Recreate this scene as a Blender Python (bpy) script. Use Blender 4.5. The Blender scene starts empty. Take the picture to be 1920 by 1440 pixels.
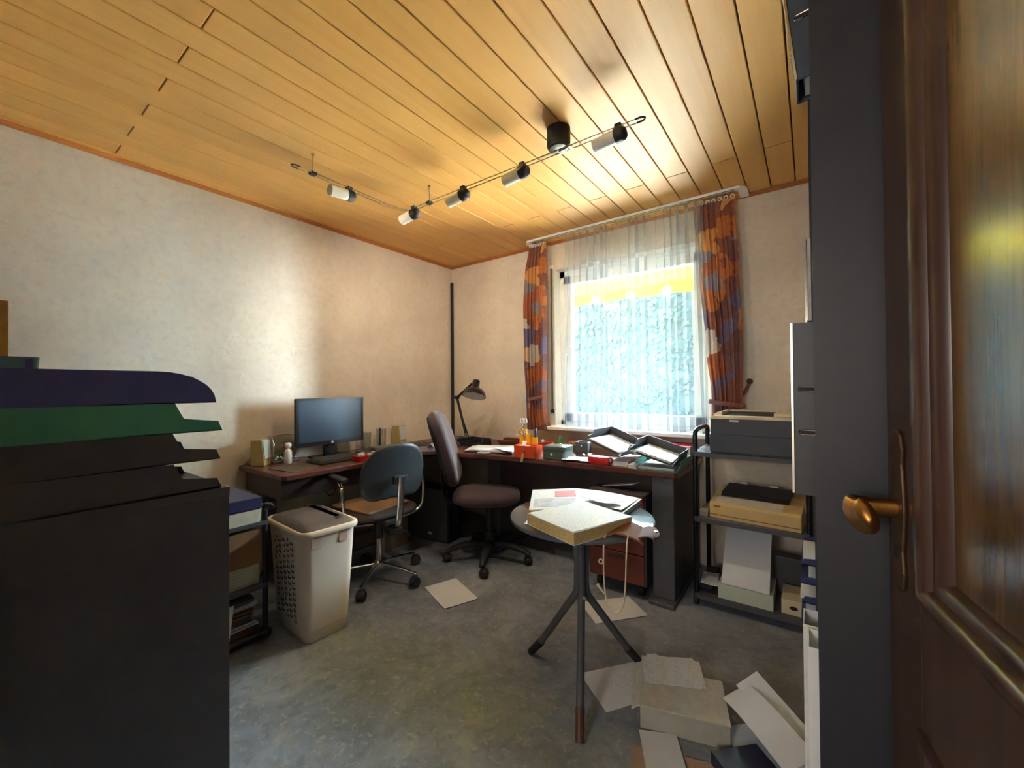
import bpy, bmesh, math, random
from mathutils import Vector, Matrix, Euler

random.seed(7)
PI = math.pi
scene = bpy.context.scene
COL = scene.collection

# ---------------------------------------------------------------- camera
cam_d = bpy.data.cameras.new('camera')
cam = bpy.data.objects.new('camera', cam_d)
COL.objects.link(cam)
cam_d.sensor_fit = 'HORIZONTAL'
cam_d.sensor_width = 36.0
cam_d.lens = 767.447 * 36.0 / 1920.0
cam_d.clip_start = 0.02
cam_d.clip_end = 200
_y, _p, _r = (math.radians(a) for a in (36.0684, 0.55909, -0.48178))
_f = Vector((-math.sin(_y) * math.cos(_p), math.cos(_y) * math.cos(_p), math.sin(_p)))
_rt = Vector((math.cos(_y), math.sin(_y), 0))
_up = _rt.cross(_f)
_r2 = math.cos(_r) * _rt + math.sin(_r) * _up
_u2 = -math.sin(_r) * _rt + math.cos(_r) * _up
cam.matrix_world = Matrix(((_r2.x, _u2.x, -_f.x, 2.966), (_r2.y, _u2.y, -_f.y, -3.036), (_r2.z, _u2.z, -_f.z, 1.22), (0, 0, 0, 1)))
scene.camera = cam

# ---------------------------------------------------------------- light and exposure
vs = scene.view_settings
vs.view_transform = 'Standard'
vs.look = 'None'
vs.gamma = 1.0
vs.use_curve_mapping = False
vs.exposure = 2.6
scene.cycles.use_denoising = True
scene.cycles.max_bounces = 12
scene.cycles.diffuse_bounces = 6
scene.cycles.transparent_max_bounces = 24
scene.cycles.caustics_reflective = False
scene.cycles.caustics_refractive = False
scene.cycles.sample_clamp_indirect = 6.0

world = bpy.data.worlds.new('sky')
scene.world = world
world.use_nodes = True
wn = world.node_tree
wn.nodes.clear()
wo = wn.nodes.new('ShaderNodeOutputWorld')
wb = wn.nodes.new('ShaderNodeBackground')
wb.inputs['Color'].default_value = (0.78, 0.90, 1.0, 1)
wb.inputs['Strength'].default_value = 50.0
wn.links.new(wb.outputs[0], wo.inputs[0])

# sunshine outside, high over the awning
sun_d = bpy.data.lights.new('sun', 'SUN')
sun_d.energy = 130.0
sun_d.angle = math.radians(0.6)
sun_d.color = (1.0, 0.93, 0.80)
sun = bpy.data.objects.new('sun', sun_d)
sun.rotation_euler = Vector((-0.25, -0.62, -0.90)).to_track_quat('-Z', 'Y').to_euler()
COL.objects.link(sun)

# the window opening guides the sky light indoors (a sampling portal, gives no light of its own)
por_d = bpy.data.lights.new('window_portal', 'AREA')
por_d.shape = 'RECTANGLE'
por_d.size = 1.25
por_d.size_y = 1.36
por_d.cycles.is_portal = True
por = bpy.data.objects.new('window_portal', por_d)
por.location = (1.81, 0.24, 1.56)
por.rotation_euler = Vector((0, -1, 0)).to_track_quat('-Z', 'Z').to_euler()
COL.objects.link(por)

# unseen fill light added behind the open door to lift the room
hall_d = bpy.data.lights.new('hallway_fill', 'POINT')
hall_d.energy = 11.0
hall_d.shadow_soft_size = 0.25
hall_d.color = (1.0, 0.97, 0.95)
hall = bpy.data.objects.new('hallway_fill', hall_d)
hall.location = (2.45, -4.75, 1.45)
COL.objects.link(hall)

# ---------------------------------------------------------------- helpers
def srgb(r, g, b):
    def c(v):
        v /= 255.0
        return v / 12.92 if v <= 0.04045 else ((v + 0.055) / 1.055) ** 2.4
    return (c(r), c(g), c(b), 1.0)

class MB:
    """collects shapes, then links them as ONE mesh object"""
    def __init__(s):
        s.v = []; s.f = []
    def add(s, vs_, fs, m=None):
        o = len(s.v)
        for p in vs_:
            p = Vector(p)
            s.v.append(tuple(m @ p) if m is not None else tuple(p))
        s.f += [tuple(i + o for i in f) for f in fs]
        return s
    def box(s, c, d, m=None, rz=0.0):
        x, y, z = (k / 2 for k in d)
        if rz or m is not None:
            mm = Matrix.Translation(c) @ Matrix.Rotation(rz, 4, 'Z')
            m = m @ mm if m is not None else mm
            c = (0, 0, 0)
        P = [(c[0] + i * x, c[1] + j * y, c[2] + k * z) for i in (-1, 1) for j in (-1, 1) for k in (-1, 1)]
        return s.add(P, [(0, 1, 3, 2), (4, 6, 7, 5), (0, 4, 5, 1), (2, 3, 7, 6), (0, 2, 6, 4), (1, 5, 7, 3)], m)
    def bb(s, lo, hi, m=None):
        return s.box([(a + b) / 2 for a, b in zip(lo, hi)], [abs(b - a) for a, b in zip(lo, hi)], m)
    def rings(s, rings, caps=True, closed=False, m=None):
        n = len(rings[0]); P = [p for r in rings for p in r]; F = []
        k = len(rings)
        for i in range(k if closed else k - 1):
            a, b = i * n, ((i + 1) % k) * n
            for j in range(n):
                F.append((a + j, a + (j + 1) % n, b + (j + 1) % n, b + j))
        if caps and not closed:
            F.append(tuple(reversed(range(n)))); F.append(tuple((k - 1) * n + j for j in range(n)))
        return s.add(P, F, m)
    def cyl(s, a, b, r0, r1=None, n=12, m=None):
        return s.tube([a, b], r0 if r1 is None else (r0, r1), n=n, m=m)
    def tube(s, pts, r, n=8, closed=False, m=None, flat=None):
        pts = [Vector(p) for p in pts]; k = len(pts)
        if isinstance(r, (tuple, list)):
            rad = []
            for i in range(k):
                q = (len(r) - 1) * i / max(1, k - 1); i0 = min(int(q), len(r) - 2)
                rad.append(r[i0] + (r[i0 + 1] - r[i0]) * (q - i0))
        else:
            rad = [r] * k
        T = []
        for i in range(k):
            a = pts[i - 1] if (i or closed) else pts[0]
            b = pts[(i + 1) % k] if (i < k - 1 or closed) else pts[-1]
            T.append((b - a).normalized())
        ref = Vector((0, 0, 1)) if abs(T[0].z) < 0.9 else Vector((1, 0, 0))
        u = (ref - T[0] * ref.dot(T[0])).normalized()
        R = []
        for i in range(k):
            u = (u - T[i] * u.dot(T[i])).normalized()
            w = T[i].cross(u)
            fu, fw = flat if flat else (1, 1)
            R.append([pts[i] + (u * math.cos(2 * PI * j / n) * fu + w * math.sin(2 * PI * j / n) * fw) * rad[i] for j in range(n)])
        return s.rings(R, caps=not closed, closed=closed, m=m)
    def lathe(s, prof, n=20, m=None, caps=True):
        return s.rings([[(r * math.cos(2 * PI * j / n), r * math.sin(2 * PI * j / n), z) for j in range(n)] for r, z in prof], caps=caps, m=m)
    def prism(s, poly, a, b, m=None, axis='z'):
        def q(p, h):
            return (p[0], p[1], h) if axis == 'z' else (h, p[0], p[1]) if axis == 'x' else (p[0], h, p[1])
        n = len(poly)
        P = [q(p, a) for p in poly] + [q(p, b) for p in poly]
        F = [tuple(reversed(range(n))), tuple(range(n, 2 * n))] + [(j, (j + 1) % n, n + (j + 1) % n, n + j) for j in range(n)]
        return s.add(P, F, m)
    def sheet(s, w, d, fn, nx=8, ny=8, t=0.0015, m=None):
        """a bent sheet of thickness t, its height fn(u, v) with u, v in -1..1"""
        P = []
        for lay in (0, 1):
            for j in range(ny + 1):
                for i in range(nx + 1):
                    u, v = 2 * i / nx - 1, 2 * j / ny - 1
                    r = fn(u, v)
                    if not isinstance(r, tuple):
                        r = (u * w / 2, v * d / 2, r)
                    P.append((r[0], r[1], r[2] + (t if lay else 0)))
        o = (nx + 1) * (ny + 1); F = []
        ix = lambda i, j, l: l * o + j * (nx + 1) + i
        for j in range(ny):
            for i in range(nx):
                F.append((ix(i, j, 1), ix(i + 1, j, 1), ix(i + 1, j + 1, 1), ix(i, j + 1, 1)))
                F.append((ix(i, j, 0), ix(i, j + 1, 0), ix(i + 1, j + 1, 0), ix(i + 1, j, 0)))
        for i in range(nx):
            F.append((ix(i, 0, 0), ix(i + 1, 0, 0), ix(i + 1, 0, 1), ix(i, 0, 1)))
            F.append((ix(i, ny, 0), ix(i, ny, 1), ix(i + 1, ny, 1), ix(i + 1, ny, 0)))
        for j in range(ny):
            F.append((ix(0, j, 0), ix(0, j, 1), ix(0, j + 1, 1), ix(0, j + 1, 0)))
            F.append((ix(nx, j, 0), ix(nx, j + 1, 0), ix(nx, j + 1, 1), ix(nx, j, 1)))
        return s.add(P, F, m)
    def mesh(s, name, mat, smooth=None):
        me = bpy.data.meshes.new(name)
        me.from_pydata(s.v, [], s.f)
        bm = bmesh.new(); bm.from_mesh(me)
        bmesh.ops.recalc_face_normals(bm, faces=bm.faces[:])
        bm.to_mesh(me); bm.free()
        if smooth is not None:
            for p in me.polygons: p.use_smooth = True
            me.set_sharp_from_angle(angle=math.radians(smooth))
        if mat: me.materials.append(mat)
        return me
    def obj(s, name, mat, parent=None, loc=(0, 0, 0), rot=(0, 0, 0), smooth=None, bevel=0.0, seg=2, subsurf=0):
        o = bpy.data.objects.new(name, s.mesh(name, mat, smooth))
        COL.objects.link(o)
        o.location = loc
        o.rotation_euler = rot if isinstance(rot, (tuple, list, Euler)) else (0, 0, rot)
        if parent: o.parent = parent
        if bevel:
            b = o.modifiers.new('bevel', 'BEVEL'); b.width = bevel; b.segments = seg; b.limit_method = 'ANGLE'; b.angle_limit = math.radians(35)
        if subsurf:
            q = o.modifiers.new('subsurf', 'SUBSURF'); q.levels = q.render_levels = subsurf
        return o

def rrect(w, d, r, n=4):
    out = []
    for cx, cy, a0 in ((w / 2 - r, d / 2 - r, 0), (-w / 2 + r, d / 2 - r, 90), (-w / 2 + r, -d / 2 + r, 180), (w / 2 - r, -d / 2 + r, 270)):
        for i in range(n + 1):
            a = math.radians(a0 + 90 * i / n)
            out.append((cx + r * math.cos(a), cy + r * math.sin(a)))
    return out

def smooth_path(pts, it=2, closed=False):
    pts = [Vector(p) for p in pts]
    for _ in range(it):
        q = [] if closed else [pts[0]]
        rng = range(len(pts)) if closed else range(len(pts) - 1)
        for i in rng:
            a, b = pts[i], pts[(i + 1) % len(pts)]
            q += [a * 0.75 + b * 0.25, a * 0.25 + b * 0.75]
        if not closed: q.append(pts[-1])
        pts = q
    return pts

def tag(o, label=None, cat=None, group=None, kind=None):
    if label: o['label'] = label
    if cat: o['category'] = cat
    if group: o['group'] = group
    if kind: o['kind'] = kind
    return o

def thing(name, label, cat, loc=(0, 0, 0), rot=0.0, group=None):
    o = bpy.data.objects.new(name, None)
    COL.objects.link(o)
    o.empty_display_size = 0.05
    o.location = loc
    o.rotation_euler = rot if isinstance(rot, (tuple, list)) else (0, 0, rot)
    return tag(o, label, cat, group)

def struct(o):
    o['kind'] = 'structure'
    return o

# ---------------------------------------------------------------- materials
class NT:
    def __init__(s, name):
        s.m = bpy.data.materials.new(name); s.m.use_nodes = True
        s.t = s.m.node_tree; s.t.nodes.clear()
        s.out = s.t.nodes.new('ShaderNodeOutputMaterial')
    def n(s, kind, **kw):
        x = s.t.nodes.new(kind)
        for k, v in kw.items():
            if k in x.inputs.keys(): 
                x.inputs[k].default_value = v
            else: setattr(x, k, v)
        return x
    def l(s, a, b): s.t.links.new(a, b)
    def coords(s, kind='Object', scale=(1, 1, 1), rnd=False):
        tc = s.n('ShaderNodeTexCoord'); mp = s.n('ShaderNodeMapping')
        mp.inputs['Scale'].default_value = scale
        s.l(tc.outputs[kind], mp.inputs['Vector'])
        if rnd:
            oi = s.n('ShaderNodeObjectInfo'); vm = s.n('ShaderNodeVectorMath', operation='SCALE')
            vm.inputs[0].default_value = (13.1, 7.7, 3.3)
            s.l(oi.outputs['Random'], vm.inputs['Scale']); s.l(vm.outputs[0], mp.inputs['Location'])
        return mp.outputs[0]
    def noise(s, vec, scale=5, detail=4, rough=0.55, dist=0.0):
        x = s.n('ShaderNodeTexNoise'); x.inputs['Scale'].default_value = scale; x.inputs['Detail'].default_value = detail
        x.inputs['Roughness'].default_value = rough; x.inputs['Distortion'].default_value = dist
        s.l(vec, x.inputs['Vector']); return x.outputs['Fac']
    def ramp(s, fac, stops, interp='LINEAR'):
        r = s.n('ShaderNodeValToRGB'); e = r.color_ramp.elements; r.color_ramp.interpolation = interp
        while len(e) < len(stops): e.new(0.5)
        for i, (p, c) in enumerate(stops):
            e[i].position = p; e[i].color = c
        s.l(fac, r.inputs['Fac']); return r.outputs['Color']
    def mix(s, a, b, fac, mode='MIX'):
        x = s.n('ShaderNodeMix'); x.data_type = 'RGBA'; x.blend_type = mode
        for sock, v in ((x.inputs[0], fac), (x.inputs[6], a), (x.inputs[7], b)):
            if hasattr(v, 'is_linked'): s.l(v, sock)
            else: sock.default_value = v
        return x.outputs[2]
    def bsdf(s, color, rough=0.5, metal=0.0, bump=None, bstr=0.1, bdist=0.01, coat=0.0, spec=0.5, sheen=0.0):
        b = s.n('ShaderNodeBsdfPrincipled')
        if hasattr(color, 'is_linked'): s.l(color, b.inputs['Base Color'])
        else: b.inputs['Base Color'].default_value = color
        b.inputs['Roughness'].default_value = rough; b.inputs['Metallic'].default_value = metal
        b.inputs['Coat Weight'].default_value = coat; b.inputs['Specular IOR Level'].default_value = spec
        b.inputs['Sheen Weight'].default_value = sheen
        if bump is not None:
            bp = s.n('ShaderNodeBump'); bp.inputs['Strength'].default_value = bstr; bp.inputs['Distance'].default_value = bdist
            s.l(bump, bp.inputs['Height']); s.l(bp.outputs[0], b.inputs['Normal'])
        s.l(b.outputs[0], s.out.inputs['Surface'])
        return b

def plain(name, rgb, rough=0.5, metal=0.0, var=0.10, scale=30, bstr=0.03, coat=0.0, spec=0.5, sheen=0.0):
    """one colour with faint procedural variation and fine relief"""
    t = NT(name); v = t.coords('Object', rnd=True)
    f = t.noise(v, scale, 3)
    c = srgb(*rgb)
    d = tuple(k * (1 - var) for k in c[:3]) + (1,); e = tuple(min(1, k * (1 + var)) for k in c[:3]) + (1,)
    t.bsdf(t.ramp(f, [(0.3, d), (0.7, e)]), rough, metal, f, bstr, 0.004, coat, spec, sheen)
    return t.m

def wood(name, dark, light, rough=0.35, axis=1, ring=9.0, stretch=0.07, coat=0.0, rnd=True, spec=0.5):
    t = NT(name); sc = [1, 1, 1]; sc[axis] = stretch
    v = t.coords('Object', tuple(sc), rnd=rnd)
    a = t.noise(v, ring, 6, 0.6, 0.6); b = t.noise(v, ring * 14, 4, 0.6)
    ca = t.ramp(a, [(0.30, srgb(*dark)), (0.72, srgb(*light))])
    cb = t.mix(ca, srgb(*dark), t.ramp(b, [(0.50, (0, 0, 0, 1)), (0.75, (0.55, 0.55, 0.55, 1))]))
    if rnd:
        oi = t.n('ShaderNodeObjectInfo')
        hs = t.n('ShaderNodeHueSaturation'); mr = t.n('ShaderNodeMapRange')
        mr.inputs['To Min'].default_value = 0.95; mr.inputs['To Max'].default_value = 1.05
        t.l(oi.outputs['Random'], mr.inputs['Value']); t.l(mr.outputs[0], hs.inputs['Value']); t.l(cb, hs.inputs['Color'])
        cb = hs.outputs[0]
    t.bsdf(cb, rough, 0, b, 0.05, 0.002, coat, spec)
    return t.m

M = {}
M['black'] = plain('black_lacquer', (80, 80, 85), 0.5)
M['black_matt'] = plain('black_plastic', (38, 38, 42), 0.55)
M['black_gloss'] = plain('black_gloss', (30, 30, 34), 0.25)
M['white'] = plain('white_paint', (238, 238, 236), 0.4, var=0.03)
M['paper'] = plain('white_paper', (218, 221, 226), 0.75, var=0.03, scale=8)
M['cream_plastic'] = plain('cream_plastic', (222, 206, 172), 0.5, var=0.05)
M['chrome'] = plain('chrome', (225, 222, 215), 0.18, 1.0, var=0.04)
M['steel'] = plain('dull_steel', (150, 148, 145), 0.4, 1.0)
M['brass'] = plain('aged_brass', (176, 124, 62), 0.38, 1.0, var=0.2)
M['bronze'] = plain('dark_bronze', (92, 68, 48), 0.5, 0.6, var=0.2)
M['red'] = plain('red_plastic', (190, 32, 36), 0.4)
M['rubber'] = plain('rubber', (32, 32, 34), 0.7)
# ---------------------------------------------------------------- room shell
RX, RY, RH = 3.30, -3.10, 2.46

def wallpaper():
    t = NT('wallpaper'); v = t.coords('Object')
    a = t.noise(v, 2.2, 5, 0.62, 0.3); b = t.noise(v, 26, 5, 0.65); g = t.noise(v, 160, 2, 0.5)
    base = t.ramp(a, [(0.28, srgb(204, 192, 180)), (0.5, srgb(217, 206, 191)), (0.72, srgb(226, 217, 201))])
    base = t.mix(base, srgb(190, 176, 166), t.ramp(b, [(0.48, (0, 0, 0, 1)), (0.75, (0.45, 0.45, 0.45, 1))]))
    # embossed marbling veins of the paper
    w = t.n('ShaderNodeTexVoronoi', feature='DISTANCE_TO_EDGE'); w.inputs['Scale'].default_value = 3.4
    dv = t.n('ShaderNodeTexNoise'); dv.inputs['Scale'].default_value = 3.0; dv.inputs['Detail'].default_value = 6
    t.l(v, dv.inputs['Vector'])
    av = t.n('ShaderNodeVectorMath', operation='MULTIPLY_ADD'); av.inputs[1].default_value = (0.5, 0.5, 0.5)
    t.l(dv.outputs['Color'], av.inputs[0]); t.l(v, av.inputs[2]); t.l(av.outputs[0], w.inputs['Vector'])
    vein = t.ramp(w.outputs['Distance'], [(0.0, (1, 1, 1, 1)), (0.012, (0, 0, 0, 1))])
    msk = t.ramp(t.noise(v, 1.1, 2), [(0.50, (0, 0, 0, 1)), (0.62, (0.35, 0.35, 0.35, 1))])
    vm = t.mix((0, 0, 0, 1), vein, msk)
    base = t.mix(base, srgb(244, 242, 236), vm)
    h = t.mix(g, vm, 0.5, 'ADD')
    t.bsdf(base, 0.75, 0, h, 0.12, 0.004)
    return t.m

def carpet():
    t = NT('floor_covering'); v = t.coords('Object')
    a = t.noise(v, 3.2, 6, 0.65, 0.8); b = t.noise(v, 21, 6, 0.7, 0.5); g = t.noise(v, 420, 2)
    c = t.ramp(a, [(0.32, srgb(110, 116, 126)), (0.52, srgb(132, 139, 152)), (0.70, srgb(156, 162, 174))])
    c = t.mix(c, srgb(98, 99, 100), t.ramp(b, [(0.50, (0, 0, 0, 1)), (0.72, (0.6, 0.6, 0.6, 1))]))
    c = t.mix(c, srgb(186, 181, 170), t.ramp(t.noise(v, 34, 4, 0.6, 1.0), [(0.56, (0, 0, 0, 1)), (0.70, (0.5, 0.5, 0.5, 1))]))
    t.bsdf(c, 0.62, 0, g, 0.15, 0.003)
    return t.m

M['wallpaper'] = wallpaper()
M['carpet'] = carpet()
M['plank'] = wood('ceiling_oak_veneer', (212, 156, 84), (223, 171, 99), rough=0.42, axis=1, ring=14, stretch=0.05, spec=0.30)
M['trim_wood'] = wood('trim_wood', (158, 92, 38), (186, 116, 54), rough=0.45, axis=1, ring=20)
M['groove'] = plain('dark_groove', (78, 46, 20), 0.8)
M['plaster'] = plain('white_reveal', (236, 234, 228), 0.6, var=0.04, scale=12)

floor = struct(MB().bb((-0.2, RY - 2.2, -0.12), (RX + 0.2, 0.3, 0)).obj('floor', M['carpet']))
struct(MB().bb((-0.2, RY - 2.2, 0), (0, 0.3, RH + 0.12)).obj('wall_left', M['wallpaper']))
struct(MB().bb((RX, RY - 2.2, 0), (RX + 0.2, 0.3, RH + 0.12)).obj('wall_right', M['wallpaper']))
WX0, WX1, WZ0, WZ1 = 1.205, 2.42, 0.885, 2.225
back = MB()
for lo, hi in (((0, 0, 0), (WX0, 0.3, RH + 0.12)), ((WX1, 0, 0), (RX, 0.3, RH + 0.12)), ((WX0, 0, 0), (WX1, 0.3, WZ0)), ((WX0, 0, WZ1), (WX1, 0.3, RH + 0.12))):
    back.bb(lo, hi)
struct(back.obj('wall_back', M['wallpaper']))
DX0, DX1 = 2.22, 3.20
near = MB()
near.bb((0, RY - 0.16, 0), (DX0, RY, RH + 0.12)); near.bb((DX1, RY - 0.16, 0), (RX, RY, RH + 0.12)); near.bb((DX0, RY - 0.16, 2.06), (DX1, RY, RH + 0.12))
struct(near.obj('wall_near', M['wallpaper']))
struct(MB().bb((0, RY - 2.2, 0), (RX, RY - 2.1, RH + 0.12)).obj('wall_hallway', M['wallpaper']))

# ceiling: dark backing with every veneered plank as a piece of its own
ceil = struct(MB().bb((-0.2, RY - 2.2, RH + 0.014), (RX + 0.2, 0.3, RH + 0.12)).obj('ceiling', M['groove']))
PITCH, GAP = 0.1245, 0.0052
seams = []
x = 2.9095
while x > 0: x -= PITCH
while x < RX:
    seams.append(x); x += PITCH
pl_meshes = {}
def plank_mesh(w, d):
    k = (round(w, 4), round(d, 4))
    if k not in pl_meshes:
        b = MB(); w2, d2, c = w / 2, d / 2, 0.0022
        lo = [(-w2 + c, -d2 + c, -0.0), (w2 - c, -d2 + c, 0), (w2 - c, d2 - c, 0), (-w2 + c, d2 - c, 0)]
        md = [(-w2, -d2, c), (w2, -d2, c), (w2, d2, c), (-w2, d2, c)]
        hi = [(p[0], p[1], 0.0139) for p in md]
        b.rings([lo, md, hi])
        pl_meshes[k] = b.mesh('plank', M['plank'])
    return pl_meshes[k]
def plank(x0, x1, y0, y1):
    x0, x1 = max(x0, 0.001), min(x1, RX - 0.001)
    if x1 - x0 < 0.012: return
    o = bpy.data.objects.new('plank', plank_mesh(x1 - x0 - GAP, y1 - y0 - GAP * 0.8))
    COL.objects.link(o); o.parent = ceil
    o.location = ((x0 + x1) / 2, (y0 + y1) / 2, RH)
n0 = round((2.9095 - seams[0]) / PITCH)
for i, sx in enumerate(seams):
    odd = (n0 - i) % 2
    if odd:
        for a, b in ((RY, -2.533), (-2.533, -0.533), (-0.533, 0.0)): plank(sx, sx + PITCH, a, b)
    else:
        plank(sx, sx + PITCH, RY, 0.0)
t1 = MB().prism([(0, 0), (0.022, 0), (0.022, -0.006), (0.008, -0.020), (0, -0.020)], RY, 0.0, axis='y', m=Matrix.Translation((0, 0, RH)))
struct(t1.obj('trim_1', M['trim_wood']))
t2 = MB().prism([(0, 0), (-0.022, 0), (-0.022, -0.006), (-0.008, -0.020), (0, -0.020)], 0.0, RX, axis='x', m=Matrix.Translation((0, 0, RH)))
struct(t2.obj('trim_2', M['trim_wood']))

# dark strip standing in the corner of the room
tag(MB().box((0.014, -0.014, 1.16), (0.024, 0.024, 2.28)).obj('corner_strip', M['black_matt'], bevel=0.004),
    'thin black upright strip in the corner between left and window walls', 'strip')

# window: reveal, frame, sash, glass, sill
win = struct(MB().bb((WX0 - 0.02, 0.10, WZ0 - 0.02), (WX0 + 0.055, 0.17, WZ1 + 0.02)).bb((WX1 - 0.055, 0.10, WZ0 - 0.02), (WX1 + 0.02, 0.17, WZ1 + 0.02))
             .bb((WX0, 0.10, WZ0 - 0.02), (WX1, 0.17, WZ0 + 0.055)).bb((WX0, 0.10, WZ1 - 0.055), (WX1, 0.17, WZ1 + 0.02)).obj('window_1', M['white'], bevel=0.004))
def glass():
    t = NT('window_glass')
    tr = t.n('ShaderNodeBsdfTransparent'); tr.inputs['Color'].default_value = (0.93, 0.96, 0.95, 1)
    gl = t.n('ShaderNodeBsdfGlossy'); gl.inputs['Roughness'].default_value = 0.02
    fr = t.n('ShaderNodeFresnel'); fr.inputs['IOR'].default_value = 1.45
    mx = t.n('ShaderNodeMixShader'); t.l(fr.outputs[0], mx.inputs[0]); t.l(tr.outputs[0], mx.inputs[1]); t.l(gl.outputs[0], mx.inputs[2])
    t.l(mx.outputs[0], t.out.inputs['Surface'])
    return t.m
M['glass'] = glass()
sash = MB()
a, b, c, d = WX0 + 0.045, WX1 - 0.045, WZ0 + 0.045, WZ1 - 0.045
for lo, hi in (((a, 0.085, c), (a + 0.075, 0.15, d)), ((b - 0.075, 0.085, c), (b, 0.15, d)), ((a, 0.085, c), (b, 0.15, c + 0.075)), ((a, 0.085, d - 0.075), (b, 0.15, d))): sash.bb(lo, hi)
sash_o = sash.obj('sash', M['white'], parent=win, bevel=0.006)
MB().bb((a + 0.07, 0.115, c + 0.07), (b - 0.07, 0.121, d - 0.07)).obj('pane', M['glass'], parent=sash_o)
MB().bb((WX0 + 0.001, 0.001, WZ0), (WX0 + 0.006, 0.10, WZ1)).obj('reveal', M['plaster'], parent=win)
MB().bb((WX1 - 0.006, 0.001, WZ0), (WX1 - 0.001, 0.10, WZ1)).obj('reveal', M['plaster'], parent=win)
MB().bb((WX0 - 0.035, -0.125, WZ0 - 0.012), (WX1 + 0.25, 0.10, WZ0 + 0.016)).obj('window_sill', M['white'], parent=win, bevel=0.005)
MB().tube(smooth_path([(a + 0.035, 0.085, 1.50), (a + 0.035, 0.05, 1.50), (a + 0.035, 0.045, 1.42), (a + 0.035, 0.045, 1.37)]), 0.009, n=8).obj('window_handle', M['white'], parent=win, smooth=40)

# ---------------------------------------------------------------- outdoors, seen bleached through the net curtain
M['terrace'] = plain('pale_terrace', (196, 190, 176), 0.8, var=0.08, scale=3)
def leaf():
    t = NT('hedge_green'); v = t.coords('Object')
    c = t.ramp(t.noise(v, 3.0, 6, 0.7), [(0.35, srgb(14, 21, 20)), (0.65, srgb(20, 28, 27))])
    t.bsdf(c, 0.9, spec=0.05); return t.m
M['hedge'] = leaf()
def awn():
    t = NT('yellow_awning_cloth'); v = t.coords('Object', (14, 0.001, 0.001))
    w = t.n('ShaderNodeTexWave'); w.inputs['Scale'].default_value = 0.2; t.l(v, w.inputs['Vector'])
    c = t.mix(srgb(118, 106, 20), srgb(122, 110, 24), w.outputs['Fac'])
    d1 = t.n('ShaderNodeBsdfDiffuse'); d2 = t.n('ShaderNodeBsdfTranslucent'); t.l(c, d1.inputs['Color']); t.l(c, d2.inputs['Color'])
    mx = t.n('ShaderNodeMixShader'); mx.inputs[0].default_value = 0.12
    t.l(d1.outputs[0], mx.inputs[1]); t.l(d2.outputs[0], mx.inputs[2]); t.l(mx.outputs[0], t.out.inputs['Surface'])
    return t.m
M['awning'] = awn()
struct(MB().bb((-8, 0.3, -0.25), (12, 30, -0.15)).obj('terrace', M['terrace']))
aw = thing('awning', 'yellow sun awning stretched out over the window outside', 'awning', (0.5, 0.32, 2.62))
MB().sheet(5.9, 1.5, lambda u, v: (u * 2.95, 0.72 + v * 0.72, -0.11 - v * 0.11), 6, 4, 0.004).obj('cloth', M['awning'], parent=aw)
MB().sheet(5.9, 0.15, lambda u, v: (u * 2.95, 1.44 + 0.004 * math.sin(u * 40), -0.22 - 0.06 + v * 0.06 - 0.012 * math.cos(u * 40) * (v < 0)), 80, 2, 0.003).obj('valance', M['awning'], parent=aw)
MB().cyl((-2.96, 1.44, -0.22), (2.96, 1.44, -0.22), 0.012).obj('front_bar', M['awning'], parent=aw, smooth=40)
for sx in (-2.7, 2.7):
    MB().tube([(sx, 0.02, -0.06), (sx * 0.86, 0.75, -0.16), (sx, 1.43, -0.23)], 0.018).obj('folding_arm', M['white'], parent=aw)
MB().cyl((-2.96, 0.0, 0.0), (2.96, 0.0, 0.0), 0.05).obj('roller_tube', M['white'], parent=aw, smooth=40)
def bush(name, label, c, r, n, seed, cat='hedge'):
    rnd = random.Random(seed); b = MB()
    b.bb((-r[0], -r[1] * 0.9, 0), (r[0], r[1] * 0.9, r[2] * 0.985))
    for i in range(n):
        p = Vector((rnd.uniform(-1, 1), rnd.uniform(-1, -0.85) if i % 4 else rnd.uniform(-1, 1), rnd.uniform(0, 1) if i % 4 else 0.98))
        p = Vector((p.x * r[0], p.y * r[1], p.z * r[2]))
        s = rnd.uniform(0.045, 0.08) * min(r)
        rings_ = []
        for k in range(5):
            th = PI * (k + 0.5) / 5
            rings_.append([p + Vector((math.sin(th) * math.cos(q * PI / 4), math.sin(th) * math.sin(q * PI / 4), math.cos(th))) * s * rnd.uniform(0.75, 1.2) for q in range(8)])
        b.rings(rings_)
    return tag(b.obj(name, M['hedge'], loc=c), label, cat)
bush('screening_hedge', 'added tall green hedge beyond the terrace, screening sky light and filling the window view', (1.55, 9.6, -0.15), (6.55, 0.9, 4.85), 6000, 3)  # added hedge, its height and right end set to block sky light
# ---------------------------------------------------------------- curtains
def net():
    t = NT('net_curtain'); v = t.coords('Object')
    tr = t.n('ShaderNodeBsdfTransparent'); tr.inputs['Color'].default_value = (0.88, 0.92, 0.94, 1)
    tl = t.n('ShaderNodeBsdfTranslucent'); tl.inputs['Color'].default_value = (0.07, 0.11, 0.16, 1)
    df = t.n('ShaderNodeBsdfDiffuse'); df.inputs['Color'].default_value = (0.80, 0.78, 0.74, 1)
    m1 = t.n('ShaderNodeMixShader'); m1.inputs[0].default_value = 0.6
    t.l(tl.outputs[0], m1.inputs[1]); t.l(df.outputs[0], m1.inputs[2])
    m2 = t.n('ShaderNodeMixShader'); m2.inputs[0].default_value = 0.27
    t.l(tr.outputs[0], m2.inputs[1]); t.l(m1.outputs[0], m2.inputs[2]); t.l(m2.outputs[0], t.out.inputs['Surface'])
    return t.m
M['net'] = net()
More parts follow.
